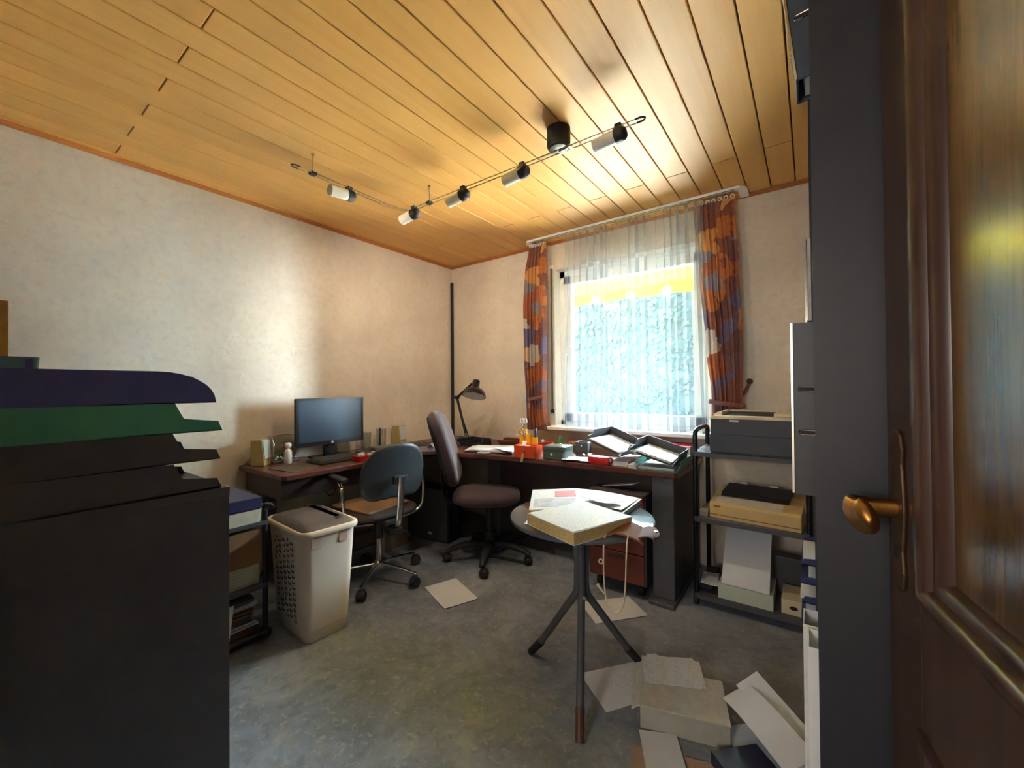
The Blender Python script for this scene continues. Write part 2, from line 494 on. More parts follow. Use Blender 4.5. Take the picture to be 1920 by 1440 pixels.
def folded(x0, x1, zt, zb, y, folds, amp, seed, shape=None, nx=200, nz=24, wave=0.0):
    """a hanging cloth: x0..x1 at the top, shape(v) -> (shift, width factor) down its drop"""
    rnd = random.Random(seed); ph = [rnd.uniform(0, 6.28) for _ in range(6)]; P = []; F = []
    for j in range(nz + 1):
        v = j / nz; z = zt + (zb - zt) * v
        sh, wf = shape(v) if shape else (0, 1)
        a = amp * min(1.0, 0.25 + v * 3) * min(1.0, wf + 0.15)
        for i in range(nx + 1):
            u = i / nx
            s = u * 2 * PI * folds + 0.9 * math.sin(u * 9 + ph[0]) + 0.6 * math.sin(u * 23 + ph[1]) + 0.6 * v * math.sin(u * 14 + ph[2])
            yy = y + a * math.sin(s) + 0.28 * a * math.sin(2.2 * s + ph[3])
            xx = (x0 + x1) / 2 + sh + (x1 - x0) * wf * (u - 0.5) + 0.35 * a * math.sin(2 * s)
            P.append((xx, yy, z + (wave * math.sin(s + 0.8) if j == nz else 0)))
    for j in range(nz):
        for i in range(nx):
            q = j * (nx + 1) + i
            F.append((q, q + 1, q + nx + 2, q + nx + 1))
    return MB().add(P, F)
def net_cloth(x0, x1, zt, zb, y, folds, A, B, seed, nx=560, nz=14):
    """net curtain laid in z-pleats: the cloth doubles back on itself, so bands of one and three layers alternate"""
    rnd = random.Random(seed); ph = [rnd.uniform(0, 6.28) for _ in range(6)]; P = []; F = []
    for j in range(nz + 1):
        v = j / nz; z = zt + (zb - zt) * v
        k = 0.72 + 0.28 * min(1, v * 2.5)
        for i in range(nx + 1):
            u = i / nx
            s_ = u * 2 * PI * folds + 1.3 * math.sin(u * 11 + ph[0]) + 0.9 * math.sin(u * 27 + ph[1]) + 0.5 * v * math.sin(u * 17 + ph[2])
            ak = A * k * (1 + 0.35 * math.sin(u * 19 + ph[3] + v))
            xx = x0 + (x1 - x0) * u - 0.03 * v * (1 - u) + 0.03 * v * u + ak * math.sin(s_)
            P.append((xx, y + B * k * math.cos(s_ + 0.5), z + (0.006 * math.sin(s_ + 0.8) if j == nz else 0)))
    for j in range(nz):
        for i in range(nx):
            q = j * (nx + 1) + i
            F.append((q, q + 1, q + nx + 2, q + nx + 1))
    return MB().add(P, F)
tag(net_cloth(1.40, 2.405, 2.425, 0.915, -0.165, 18, 0.025, 0.014, 11).obj('net_curtain', M['net'], smooth=80),
    'sheer white pleated net curtain hanging across the window', 'curtain')

def patchwork():
    t = NT('patchwork_print'); v = t.coords('Object', (5.5, 1.5, 4.4))
    w = t.n('ShaderNodeTexVoronoi', distance='CHEBYCHEV'); w.inputs['Scale'].default_value = 1.75; w.inputs['Randomness'].default_value = 0.85
    nz_ = t.n('ShaderNodeTexNoise'); nz_.inputs['Scale'].default_value = 1.6; t.l(v, nz_.inputs['Vector'])
    va = t.n('ShaderNodeVectorMath', operation='MULTIPLY_ADD'); va.inputs[1].default_value = (0.7, 0.7, 0.7)
    t.l(nz_.outputs['Color'], va.inputs[0]); t.l(v, va.inputs[2]); t.l(va.outputs[0], w.inputs['Vector'])
    sp = t.n('ShaderNodeSeparateColor'); t.l(w.outputs['Color'], sp.inputs[0])
    c = t.ramp(sp.outputs['Green'], [(0.0, srgb(150, 98, 84)), (0.17, srgb(196, 124, 78)), (0.28, srgb(126, 114, 142)), (0.40, srgb(132, 94, 92)), (0.52, srgb(212, 200, 188)), (0.60, srgb(178, 108, 80)), (0.70, srgb(152, 140, 148)), (0.82, srgb(140, 104, 106)), (0.92, srgb(216, 160, 100))], 'CONSTANT')
    b = t.noise(t.coords('Object', (30, 30, 20)), 3, 5, 0.7)
    c = t.mix(c, srgb(240, 226, 206), t.ramp(b, [(0.55, (0, 0, 0, 1)), (0.80, (0.35, 0.35, 0.35, 1))]))
    d1 = t.n('ShaderNodeBsdfDiffuse'); d2 = t.n('ShaderNodeBsdfTranslucent')
    t.l(c, d1.inputs['Color']); t.l(c, d2.inputs['Color'])
    m = t.n('ShaderNodeMixShader'); m.inputs[0].default_value = 0.28
    t.l(d1.outputs[0], m.inputs[1]); t.l(d2.outputs[0], m.inputs[2]); t.l(m.outputs[0], t.out.inputs['Surface'])
    return t.m
M['patch'] = patchwork()
def lerp_shape(tab):
    def f(v):
        for (a, s0, w0), (b, s1, w1) in zip(tab, tab[1:]):
            if v <= b:
                k = (v - a) / (b - a); k = k * k * (3 - 2 * k)
                return s0 + (s1 - s0) * k, w0 + (w1 - w0) * k
        return tab[-1][1:]
    return f
def side_curtain(label, x0, x1, zb, tab, tie_v, seed, tie_to):
    t = thing('patterned_curtain', label, 'curtain', ((x0 + x1) / 2, -0.115, 2.42))
    w = x1 - x0; f = lerp_shape(tab)
    folded(-w / 2, w / 2, 0.0, zb - 2.42, 0, 5, 0.028, seed, f, nx=110, nz=60).obj('cloth', M['patch'], parent=t, smooth=80)
    sh, wf = f(tie_v); z = (zb - 2.42) * tie_v
    ring = [(sh + w * wf * 0.53 * math.cos(a), 0.048 * math.sin(a), z - 0.014 * math.cos(a) * (1 if tie_to > 0 else -1) * -1) for a in [2 * PI * k / 20 for k in range(20)]]
    MB().tube(ring, 0.014, n=6, closed=True, flat=(1, 0.25)).obj('tieback', M['patch'], parent=t, smooth=60)
    b = MB()
    for k in range(7):
        px_ = -w / 2 + w * (k + 0.5) / 7
        b.tube([(px_ + 0.011 * math.cos(a), 0, 0.008 + 0.011 * math.sin(a)) for a in [2 * PI * q / 8 for q in range(8)]], 0.003, n=5, closed=True)
    b.obj('curtain_ring', M['white'], parent=t)
    return t
side_curtain('orange and violet patchwork curtain tied back left of the window', 1.035, 1.195, 0.865,
             [(0, 0, 1), (0.15, -0.02, 1.15), (0.35, -0.03, 1.2), (0.62, -0.03, 1.15), (0.83, -0.025, 0.98), (0.9, -0.02, 1.0), (1, 0.0, 1.2)], 0.83, 5, 1)
side_curtain('wider orange and violet patchwork curtain right of the window', 2.345, 2.60, 0.86,
             [(0, 0, 1), (0.3, 0.02, 0.98), (0.6, 0.045, 0.92), (0.83, 0.06, 0.75), (0.9, 0.06, 0.75), (1, 0.06, 0.85)], 0.84, 9, -1)
hk = thing('tieback_hook', 'brown ball hook on the wall beside the right patterned curtain', 'hook', (2.655, 0.0, 1.25))
M['brown_wood'] = plain('dark_brown_wood', (84, 52, 36), 0.4)
MB().lathe([(0.0, -0.062), (0.013, -0.058), (0.019, -0.046), (0.013, -0.034), (0.006, -0.028), (0.006, -0.006), (0.016, -0.004), (0.016, 0.0)], 14, m=Matrix.Rotation(-PI / 2, 4, 'X')).obj('knob', M['brown_wood'], parent=hk, smooth=50)
MB().tube([(0, -0.03, -0.005), (-0.012, -0.035, -0.035), (-0.03, -0.05, -0.075), (-0.055, -0.065, -0.115)], 0.010, n=6, flat=(1, 0.3)).obj('strap', M['patch'], parent=hk, smooth=60)

rl = thing('curtain_rail', 'white curtain track screwed to the planked ceiling over the window', 'curtain rail', (1.84, -0.165, 2.448))
b = MB()
pts = [(-0.80, 0.15, 0), (-0.80, 0.03, 0), (-0.77, 0, 0), (0.77, 0, 0), (0.80, 0.03, 0), (0.80, 0.15, 0)]
b.rings([[Vector(p) + Vector((nx_ * 0.026, ny_ * 0.026, z)) for z, k in ((-0.008, 1), (0.010, 1), (0.010, -1), (-0.008, -1)) for nx_, ny_ in ((n_[0] * k, n_[1] * k),)] for p, n_ in zip(pts, ((-1, 0), (-1, 0), (-0.7, -0.7), (0.7, -0.7), (1, 0), (1, 0)))])
b.obj('track', M['white'], parent=rl, bevel=0.004)
b = MB()
for sy in (-0.012, 0.012):
    b.bb((-0.76, sy - 0.004, -0.0095), (0.76, sy + 0.004, -0.007))
b.obj('groove', M['steel'], parent=rl)

# roller shutter strap beside the window
st = thing('shutter_strap', 'grey roller shutter pull strap on the wall left of the window', 'strap', (1.187, 0, 1.0))
M['strap'] = plain('grey_webbing', (108, 100, 92), 0.8)
MB().box((0, -0.010, 0.64), (0.018, 0.003, 1.22)).obj('webbing', M['strap'], parent=st)
MB().box((0, -0.006, 1.25), (0.032, 0.012, 0.03)).obj('guide', M['white'], parent=st, bevel=0.003)
MB().box((0, -0.007, 0.02), (0.030, 0.014, 0.03)).obj('stop', M['black_matt'], parent=st, bevel=0.003)

# ---------------------------------------------------------------- low voltage track light
tl_ = thing('track_light', 'angled twin-bar ceiling track light with five frosted spots', 'ceiling light', (2.008, -1.325, 2.46))
O = Vector((2.008, -1.325, 2.46))
def L(p): return Vector(p) - O
M['frost'] = plain('frosted_glass', (232, 230, 220), 0.45, var=0.03)
M['bar_metal'] = plain('bar_metal', (176, 168, 156), 0.3, 1.0)
for s in (-1, 1):
    d = 0.014 * s
    q = [(2.40, -1.315 + d, 2.355), (0.99, -1.315 + d, 2.355)]
    q += [(0.93 + 0.0, -1.325 + d * 0.9, 2.355), (0.885 - d * 0.8, -1.36, 2.355), (0.868 - d, -1.42, 2.355)]
    q += [(0.868 - d, -2.01, 2.355)]
    MB().tube([L(p) for p in q], 0.0028, n=6).obj('rail_bar', M['bar_metal'], parent=tl_, smooth=60)
for e, ax in (((2.40, -1.315, 2.355), (1, 0)), ((0.868, -2.01, 2.355), (0, -1))):
    p0 = L(e); px_, py_ = ax; n_ = Vector((-py_, px_, 0)); a_ = Vector((px_, py_, 0))
    MB().tube([p0 - a_ * 0.02 + n_ * 0.014, p0 + n_ * 0.014, p0 + a_ * 0.012 + n_ * 0.010, p0 + a_ * 0.018, p0 + a_ * 0.012 - n_ * 0.010, p0 - n_ * 0.014, p0 - a_ * 0.02 - n_ * 0.014], 0.0045, n=6).obj('end_loop', M['black_matt'], parent=tl_, smooth=60)
for x_, y_ in ((0.868, -1.917), (1.10, -1.315)):
    ro = MB().cyl(L((x_, y_, 2.352)), L((x_, y_, 2.459)), 0.0028, n=8).obj('support_rod', M['steel'], parent=tl_)
    MB().box(L((x_, y_, 2.355)), (0.034, 0.034, 0.014)).obj('clamp', M['black_matt'], parent=ro, bevel=0.003)
    MB().cyl(L((x_, y_, 2.452)), L((x_, y_, 2.4598)), 0.008, n=10).obj('rose', M['brass'], parent=ro)
tr = MB().lathe([(0.050, -0.0002), (0.056, -0.004), (0.056, -0.088), (0.050, -0.098), (0.0, -0.098)], 32).obj('transformer', M['black_matt'], parent=tl_, smooth=40)
MB().lathe([(0.044, -0.098), (0.044, -0.101), (0.036, -0.104), (0.0, -0.104)], 28).obj('cover_plate', M['steel'], parent=tr, smooth=40)
MB().box((0.02, 0.008, -0.105), (0.05, 0.012, 0.012)).box((0.06, 0.008, -0.105), (0.012, 0.03, 0.012)).obj('feed_clamp', M['chrome'], parent=tr, bevel=0.002)
def spot(p, ax):
    p0 = L(p); a_ = Vector((ax[0], ax[1], -0.10)).normalized(); z = Vector((0, 0, 1)); n_ = a_.cross(z).normalized(); w = n_.cross(a_)
    m = Matrix.Translation(p0) @ Matrix((n_, w, a_)).transposed().to_4x4()
    g = MB().lathe([(0.024, 0.0), (0.030, 0.004), (0.030, 0.115), (0.0275, 0.116), (0.0275, 0.012), (0.0, 0.011)], 24, m=m).obj('glass_shade', M['frost'], parent=tl_, smooth=40)
    c = MB().lathe([(0.0, -0.036), (0.02, -0.034), (0.030, -0.024), (0.033, -0.010), (0.033, 0.014), (0.029, 0.016)], 24, m=m).obj('lamp_cap', M['black_matt'], parent=tl_, smooth=40)
    ld_ = bpy.data.lights.new('track_fill', 'SPOT')  # fill light added at each unlit spot, aimed at the walls
    ld_.energy = 2.4; ld_.spot_size = math.radians(165); ld_.spot_blend = 1.0; ld_.shadow_soft_size = 0.05; ld_.color = (1.0, 0.86, 0.66)
    lo_ = bpy.data.objects.new('track_fill', ld_); COL.objects.link(lo_); lo_.parent = tl_
    lo_.location = p0 + a_ * 0.07 + Vector((0, 0.03, -0.05))
    lo_.rotation_euler = Vector((-0.42, 0.62, -0.55)).to_track_quat('-Z', 'Y').to_euler()
    MB().box(p0 + Vector((0, 0, 0.038)), (0.03, 0.03, 0.018)).obj('rail_clip', M['black_matt'], parent=c, bevel=0.003)
for p_, a_ in (((2.305, -1.325, 2.318), (-1, 0)), ((1.797, -1.325, 2.318), (-1, 0)), ((1.389, -1.325, 2.318), (-1, 0)), ((0.971, -1.325, 2.318), (-1, 0)), ((0.868, -1.709, 2.318), (0, -1))):
    spot(p_, a_)
# ---------------------------------------------------------------- desks
DT = 0.74
def mahogany():
    t = NT('mahogany_desktop'); v = t.coords('Object', (1, 0.12, 1))
    a = t.noise(v, 14, 6, 0.62, 0.5); b = t.noise(v, 120, 3)
    c = t.ramp(a, [(0.3, srgb(74, 40, 34)), (0.7, srgb(108, 62, 50))])
    t.bsdf(c, 0.28, 0, b, 0.03, 0.002); return t.m
M['mahogany'] = mahogany()
M['desk_dark'] = plain('dark_brown_board', (58, 42, 42), 0.45, var=0.12, scale=14)
M['edge'] = plain('brown_edge_band', (84, 66, 58), 0.4)
M['drawer_red'] = plain('red_brown_front', (104, 48, 40), 0.42, var=0.12, scale=10)
ld = thing('corner_desk', 'mahogany desk along the left wall carrying the monitor', 'desk', (0.3, -1.375, 0))
off = Matrix.Translation((-0.3, 1.375, 0))
top_poly = [(0.012, -1.95), (0.585, -1.95), (0.602, -1.93), (0.605, -1.53), (0.628, -1.30), (0.665, -0.98), (0.69, -0.83), (0.70, -0.803), (0.012, -0.803)]
MB().prism(top_poly, DT - 0.030, DT, m=off).obj('desktop', M['mahogany'], parent=ld, bevel=0.005)
b = MB(); b.bb((0.05, -1.925, DT - 0.15), (0.53, -1.905, DT - 0.03)); b.bb((0.51, -1.905, DT - 0.15), (0.53, -0.95, DT - 0.03))
b.obj('apron', M['desk_dark'], parent=ld, loc=(-0.3, 1.375, 0))
for yy in (-1.80, -0.86):
    lg = MB().bb((0.06, yy - 0.03, 0.03), (0.12, yy + 0.03, DT - 0.03)).obj('leg', M['black'], parent=ld, loc=(-0.3, 1.375, 0), bevel=0.004)
    MB().bb((0.03, yy - 0.035, 0), (0.34, yy + 0.035, 0.03)).obj('foot', M['black'], parent=lg, bevel=0.006)

rd = thing('window_desk', 'long dark mahogany desk under the window covered with office clutter', 'desk', (1.5, -0.35, 0))
ro_ = (-1.5, 0.35, 0)
MB().prism([(0.012, -0.012), (0.012, -0.797), (0.70, -0.797), (0.85, -0.81), (1.015, -0.765), (1.30, -0.728), (1.50, -0.705), (1.80, -0.69), (2.35, -0.68), (2.37, -0.66), (2.37, -0.012)], DT - 0.034, DT).obj('desktop', M['mahogany'], parent=rd, loc=ro_, bevel=0.006)
MB().bb((0.96, -0.585, 0.40), (2.215, -0.565, DT - 0.034)).obj('modesty_panel', M['desk_dark'], parent=rd, loc=ro_)
ep = MB().bb((2.225, -0.665, 0.025), (2.345, -0.05, DT - 0.034)).obj('leg', M['black'], parent=rd, loc=ro_, bevel=0.004)
MB().bb((2.215, -0.72, 0.0), (2.355, -0.05, 0.025)).obj('foot', M['black'], parent=ep, bevel=0.006)
lp = MB().bb((0.955, -0.60, 0.025), (1.07, -0.10, DT - 0.034)).obj('leg', M['black'], parent=rd, loc=ro_, bevel=0.004)
MB().bb((0.95, -0.62, 0.0), (1.075, -0.06, 0.025)).obj('foot', M['black'], parent=lp, bevel=0.006)
# drawer pedestal
pd = thing('drawer_pedestal', 'low drawer pedestal with red-brown fronts under the right end of the window desk', 'drawers', (2.025, -0.44, 0))
MB().bb((-0.175, -0.26, 0.075), (0.175, 0.28, 0.60)).obj('body', M['black'], parent=pd, bevel=0.004)
for k in range(3):
    z0 = 0.085 + k * 0.172
    dr = MB().bb((-0.168, -0.278, z0), (0.168, -0.26, z0 + 0.166)).obj('drawer', M['drawer_red'], parent=pd, bevel=0.003)
    MB().bb((-0.05, -0.285, z0 + 0.135), (0.05, -0.277, z0 + 0.147)).obj('pull', M['black_matt'], parent=dr, bevel=0.002)
for sx in (-0.13, 0.13):
    for sy in (-0.2, 0.22):
        c = MB().cyl((sx - 0.014, sy, 0.03), (sx + 0.014, sy, 0.03), 0.03, n=16).box((sx, sy, 0.066), (0.03, 0.03, 0.02)).obj('caster', M['black_matt'], parent=pd, smooth=40)

# ---------------------------------------------------------------- paper, trays, books
def printed():
    t = NT('printed_page'); v = t.coords('Object', (1, 1, 1), rnd=False)
    w = t.n('ShaderNodeTexWave', bands_direction='Y'); w.inputs['Scale'].default_value = 28.0; w.inputs['Distortion'].default_value = 0.4; t.l(v, w.inputs['Vector'])
    g = t.noise(t.coords('Object', (160, 30, 1)), 1.0, 3, 0.7)
    a = t.ramp(w.outputs['Fac'], [(0.70, (0, 0, 0, 1)), (0.85, (1, 1, 1, 1))]); b_ = t.ramp(g, [(0.45, (0, 0, 0, 1)), (0.55, (1, 1, 1, 1))])
    k = t.mix(a, b_, 1.0, 'MULTIPLY')
    m_ = t.mix((0, 0, 0, 1), (0.42, 0.42, 0.42, 1), k)
    t.bsdf(t.mix(srgb(222, 225, 230), srgb(90, 96, 110), m_), 0.7); return t.m
M['printed'] = printed()
M['page_edge'] = plain('yellowed_page_edges', (206, 178, 120), 0.8, var=0.15, scale=120)
M['kraft'] = plain('tan_kraft_paper', (118, 70, 42), 0.8, var=0.12, scale=14)
M['card'] = plain('brown_cardboard', (128, 92, 62), 0.75, var=0.1, scale=20)
M['green_p'] = plain('green_plastic', (84, 160, 138), 0.38, var=0.05)
M['blue_p'] = plain('dark_blue_plastic', (88, 94, 160), 0.38, var=0.06)
M['navy_p'] = plain('navy_plastic', (52, 56, 100), 0.4, var=0.06)
M['skyblue_p'] = plain('pale_blue_plastic', (104, 142, 170), 0.42, var=0.06)

def paper(name, label, cat, w, d, loc, rot=0.0, curl=0.003, seed=0, mat='paper', t=0.0012, group=None, rolls=None):
    rnd = random.Random(seed + 100); a, b, c = (rnd.uniform(-1, 1) for _ in range(3))
    fn = rolls or (lambda u, v: curl * (1 + a * u * v + 0.6 * b * u * u + 0.6 * c * v * v + 0.3 * math.sin(3 * u + 2 * v + a)))
    o = MB().sheet(w, d, fn, 10, 10, t).obj(name, M[mat], loc=loc, rot=rot, smooth=60)
    return tag(o, label, cat, group)
def paper_stack(name, label, cat, w, d, h, loc, rot=0.0, n=7, seed=0, mat='paper', spread=0.012, twist=0.08, group=None):
    rnd = random.Random(seed); b = MB()
    for k in range(n):
        s = spread if k else 0
        b.box((rnd.uniform(-s, s), rnd.uniform(-s, s), h * (k + 0.5) / n), (w * rnd.uniform(0.96, 1), d * rnd.uniform(0.96, 1), h / n * 0.96), rz=rnd.uniform(-twist, twist) if k else 0)
    return tag(b.obj(name, M[mat], loc=loc, rot=rot), label, cat, group)
def letter_tray(label, loc, rot, mat, style='step', W=0.255, Dp=0.335, H=0.062, group=None):
    t = thing('letter_tray', label, 'tray', loc, rot, group)
    y0, y1, k = -Dp / 2, Dp / 2, 0.0028
    MB().bb((-W / 2, y0, 0), (W / 2, y1, k)).bb((-W / 2, y0 - 0.001, 0), (-W / 2 + 0.0, y1, k)).obj('tray_floor', mat, parent=t)
    if style == 'step':
        poly = [(y1, 0), (y1, H), (y0 + 0.088, H), (y0 + 0.072, H * 0.48), (y0 + 0.007, H * 0.34), (y0, 0.004), (y0, 0)]
    else:
        poly = [(y1, 0), (y1, H)] + [(y0 + 0.105 - 0.105 * math.sin(a), 0.004 + (H - 0.004) * math.cos(a)) for a in [PI / 2 * q / 8 for q in range(9)]] + [(y0, 0)]
    for sx in (-W / 2, W / 2 - k):
        MB().prism(poly, sx, sx + k, axis='x').obj('side_wall', mat, parent=t)
    MB().bb((-W / 2 + k, y1 - k, k), (W / 2 - k, y1, H)).obj('back_wall', mat, parent=t)
    return t
def book(label, w, d, h, loc, rot, cover, name='book', cat='book', group=None, pages='page_edge', rotx=None):
    t = thing(name, label, cat, loc, rot, group)
    MB().bb((-w / 2 + 0.003, -d / 2 + 0.003, 0.002), (w / 2 - 0.003, d / 2 - 0.003, h - 0.002)).obj('pages', M[pages], parent=t)
    b = MB().bb((-w / 2, -d / 2, 0), (w / 2, d / 2, 0.002)).bb((-w / 2, -d / 2, h - 0.002), (w / 2, d / 2, h)).bb((-w / 2 - 0.002, -d / 2, 0), (-w / 2, d / 2, h))
    b.obj('cover', cover, parent=t)
    return t

# ---------------------------------------------------------------- on the left desk
def speaker(label, loc, rot, w, d, h, front, side):
    t = thing('desktop_speaker', label, 'speaker', loc, rot)
    MB().prism([(-d / 2, 0), (d / 2 - 0.012, 0), (d / 2 - 0.03, h), (-d / 2, h)], -w / 2, w / 2, axis='x', m=Matrix.Rotation(PI, 4, 'Z')).obj('cabinet', side, parent=t, bevel=0.004)
    g = MB().prism([(-d / 2 + 0.012, 0.045), (-d / 2 + 0.018, 0.045), (-d / 2 + 0.030, h - 0.006), (-d / 2 + 0.024, h - 0.006)], -w / 2 + 0.006, w / 2 - 0.006, axis='x').obj('grille', front, parent=t)
    return t
M['beige_side'] = plain('beige_plastic', (176, 158, 104), 0.5, var=0.05)
M['pale_grille'] = plain('pale_grille_cloth', (196, 204, 206), 0.7, var=0.06, scale=300)
sp = speaker('beige desktop speaker at the near end of the left desk', (0.125, -1.858, DT), math.radians(128), 0.085, 0.10, 0.165, M['pale_grille'], M['beige_side'])
sp2 = speaker('pale desktop speaker against the left wall near the room corner', (0.085, -0.735, DT), math.radians(100), 0.085, 0.10, 0.165, M['pale_grille'], M['beige_side'])

# clear display stand with little plants
gd = thing('glass_display', 'clear acrylic stand with green sprigs and white pebbles on the left desk', 'ornament', (0.115, -1.725, DT), 0.06)
def clear(name, col=(0.95, 0.97, 0.97, 1), f=0.12):
    t = NT(name); tr = t.n('ShaderNodeBsdfTransparent'); tr.inputs['Color'].default_value = col
    gl = t.n('ShaderNodeBsdfGlossy'); gl.inputs['Roughness'].default_value = 0.05
    lw = t.n('ShaderNodeLayerWeight'); lw.inputs['Blend'].default_value = 0.25
    mt = t.n('ShaderNodeMath', operation='MULTIPLY_ADD'); mt.inputs[1].default_value = 0.5; mt.inputs[2].default_value = f
    t.l(lw.outputs['Facing'], mt.inputs[0])
    mx = t.n('ShaderNodeMixShader'); t.l(mt.outputs[0], mx.inputs[0]); t.l(tr.outputs[0], mx.inputs[1]); t.l(gl.outputs[0], mx.inputs[2]); t.l(mx.outputs[0], t.out.inputs['Surface'])
    return t.m
M['acrylic'] = clear('clear_acrylic')
MB().bb((-0.05, -0.085, 0), (0.05, 0.085, 0.018)).obj('base', M['steel'], parent=gd, bevel=0.003)
MB().bb((-0.046, -0.082, 0.018), (-0.043, 0.082, 0.17)).bb((-0.043, -0.082, 0.018), (0.046, -0.079, 0.17)).obj('acrylic_wall', M['acrylic'], parent=gd)
MB().tube(smooth_path([(0.046, -0.084, 0.018), (0.046, -0.084, 0.172), (-0.046, -0.084, 0.172), (-0.046, 0.084, 0.176), (0.0, 0.088, 0.172)], 1), 0.003, n=6).obj('wire_frame', M['chrome'], parent=gd, smooth=60)
M['leafgreen'] = plain('sprig_green', (92, 128, 62), 0.5, var=0.2, scale=60)
b = MB(); rnd = random.Random(4)
for k in range(26):
    p = Vector((rnd.uniform(-0.025, 0.025), rnd.uniform(-0.04, 0.035), 0.03)); q = p + Vector((rnd.uniform(-0.02, 0.02), rnd.uniform(-0.03, 0.03), rnd.uniform(0.02, 0.062)))
    b.tube([p, (p + q) / 2 + Vector((0.004, 0, 0.004)), q], (0.002, 0.007, 0.001), n=5, flat=(1, 0.3))
b.obj('sprig', M['leafgreen'], parent=gd)
b = MB()
for k in range(9):
    c = (0.034 - 0.01 * (k % 2), -0.065 + 0.016 * k, 0.027 + 0.012 * (k in (1, 2)))
    b.lathe([(0.0, -0.008), (0.006, -0.005), (0.008, 0), (0.006, 0.005), (0, 0.008)], 8, m=Matrix.Translation(c))
b.obj('pebbles', M['white'], parent=gd, smooth=60)['kind'] = 'stuff'

bt = thing('glue_bottle', 'white squeeze bottle with a round cap standing before the clear stand', 'bottle', (0.205, -1.735, DT))
MB().lathe([(0.0, 0), (0.021, 0), (0.023, 0.004), (0.023, 0.075), (0.018, 0.088), (0.010, 0.093), (0.010, 0.102), (0.0, 0.102)], 20).obj('body', M['white'], parent=bt, smooth=45)
MB().lathe([(0.0, 0), (0.012, 0.001), (0.019, 0.008), (0.021, 0.018), (0.019, 0.028), (0.012, 0.035), (0.0, 0.036)], 16, m=Matrix.Translation((0, 0, 0.100))).obj('cap', M['white'], parent=bt, smooth=60)
tag(MB().prism(rrect(0.24, 0.20, 0.012), 0, 0.004).obj('mouse_pad', plain('brown_mouse_pad', (86, 70, 58), 0.7), loc=(0.40, -1.785, DT), rot=0.12), 'dark brown mouse pad at the near end of the left desk', 'mouse pad')
pen = thing('marker_pen', 'black marker pen with orange cap in front of the monitor', 'pen', (0.33, -1.62, DT + 0.007), 0.55)
MB().cyl((-0.06, 0, 0), (0.03, 0, 0), 0.006, n=10).obj('barrel', M['black_matt'], parent=pen, smooth=40)
MB().cyl((0.03, 0, 0), (0.066, 0, 0), 0.007, n=10).obj('cap', plain('orange_plastic', (232, 120, 44), 0.4), parent=pen, smooth=40)

mo = thing('monitor', 'wide black flat monitor on a short foot before the left wall', 'monitor', (0.20, -1.435, DT), 0.03)
M['screen'] = plain('dark_screen', (66, 78, 94), 0.26, var=0.02)
MB().bb((-0.02, -0.255, 0.095), (0.012, 0.255, 0.42)).obj('housing', plain('black_bezel', (30, 31, 36), 0.35), parent=mo, bevel=0.006)
MB().bb((-0.05, -0.18, 0.14), (-0.02, 0.18, 0.38)).obj('back_cover', M['black_matt'], parent=mo, bevel=0.012)
MB().bb((0.011, -0.238, 0.122), (0.0128, 0.238, 0.404)).obj('screen', M['screen'], parent=mo)
bz = MB()
for lo, hi in (((0.012, -0.255, 0.404), (0.016, 0.255, 0.42)), ((0.012, -0.255, 0.095), (0.016, 0.255, 0.122)), ((0.012, -0.255, 0.12), (0.016, -0.238, 0.406)), ((0.012, 0.238, 0.12), (0.016, 0.255, 0.406))): bz.bb(lo, hi)
bz.obj('bezel', plain('bezel_black', (34, 36, 44), 0.3), parent=mo)
ng = MB().lathe([(0.0, 0), (0.0085, 0), (0.0085, 0.0012), (0.0, 0.0012)], 20, m=Matrix.Translation((0.016, 0.0, 0.1085)) @ Matrix.Rotation(PI / 2, 4, 'Y')).obj('emblem', M['white'], parent=mo)
def text_on(body, size, mat, parent, m, extrude=0.0003, align='CENTER', name='lettering', shear=0.0):
    cu = bpy.data.curves.new(name, 'FONT'); cu.body = body; cu.size = size; cu.extrude = extrude; cu.align_x = align; cu.align_y = 'CENTER'; cu.shear = shear
    tmp = bpy.data.objects.new(name, cu); COL.objects.link(tmp)
    dg = bpy.context.evaluated_depsgraph_get()
    me = bpy.data.meshes.new_from_object(tmp.evaluated_get(dg)); bpy.data.objects.remove(tmp)
    me.materials.clear(); me.materials.append(mat)
    me.transform(m)
    o = bpy.data.objects.new(name, me); COL.objects.link(o); o.parent = parent
    return o
FX = Matrix(((0, 0, 1, 0), (1, 0, 0, 0), (0, 1, 0, 0), (0, 0, 0, 1)))   # text facing +x
FY = Matrix(((1, 0, 0, 0), (0, 0, -1, 0), (0, 1, 0, 0), (0, 0, 0, 1)))  # text facing -y
text_on('hp', 0.013, M['black'], ng, Matrix.Translation((0.0174, 0.0, 0.1085)) @ FX, shear=0.3)
MB().bb((-0.045, -0.04, 0.012), (-0.015, 0.04, 0.20)).obj('neck', M['black_gloss'], parent=mo, bevel=0.006)
MB().prism(rrect(0.20, 0.25, 0.03), 0, 0.014).obj('foot', M['black_gloss'], parent=mo, bevel=0.004)

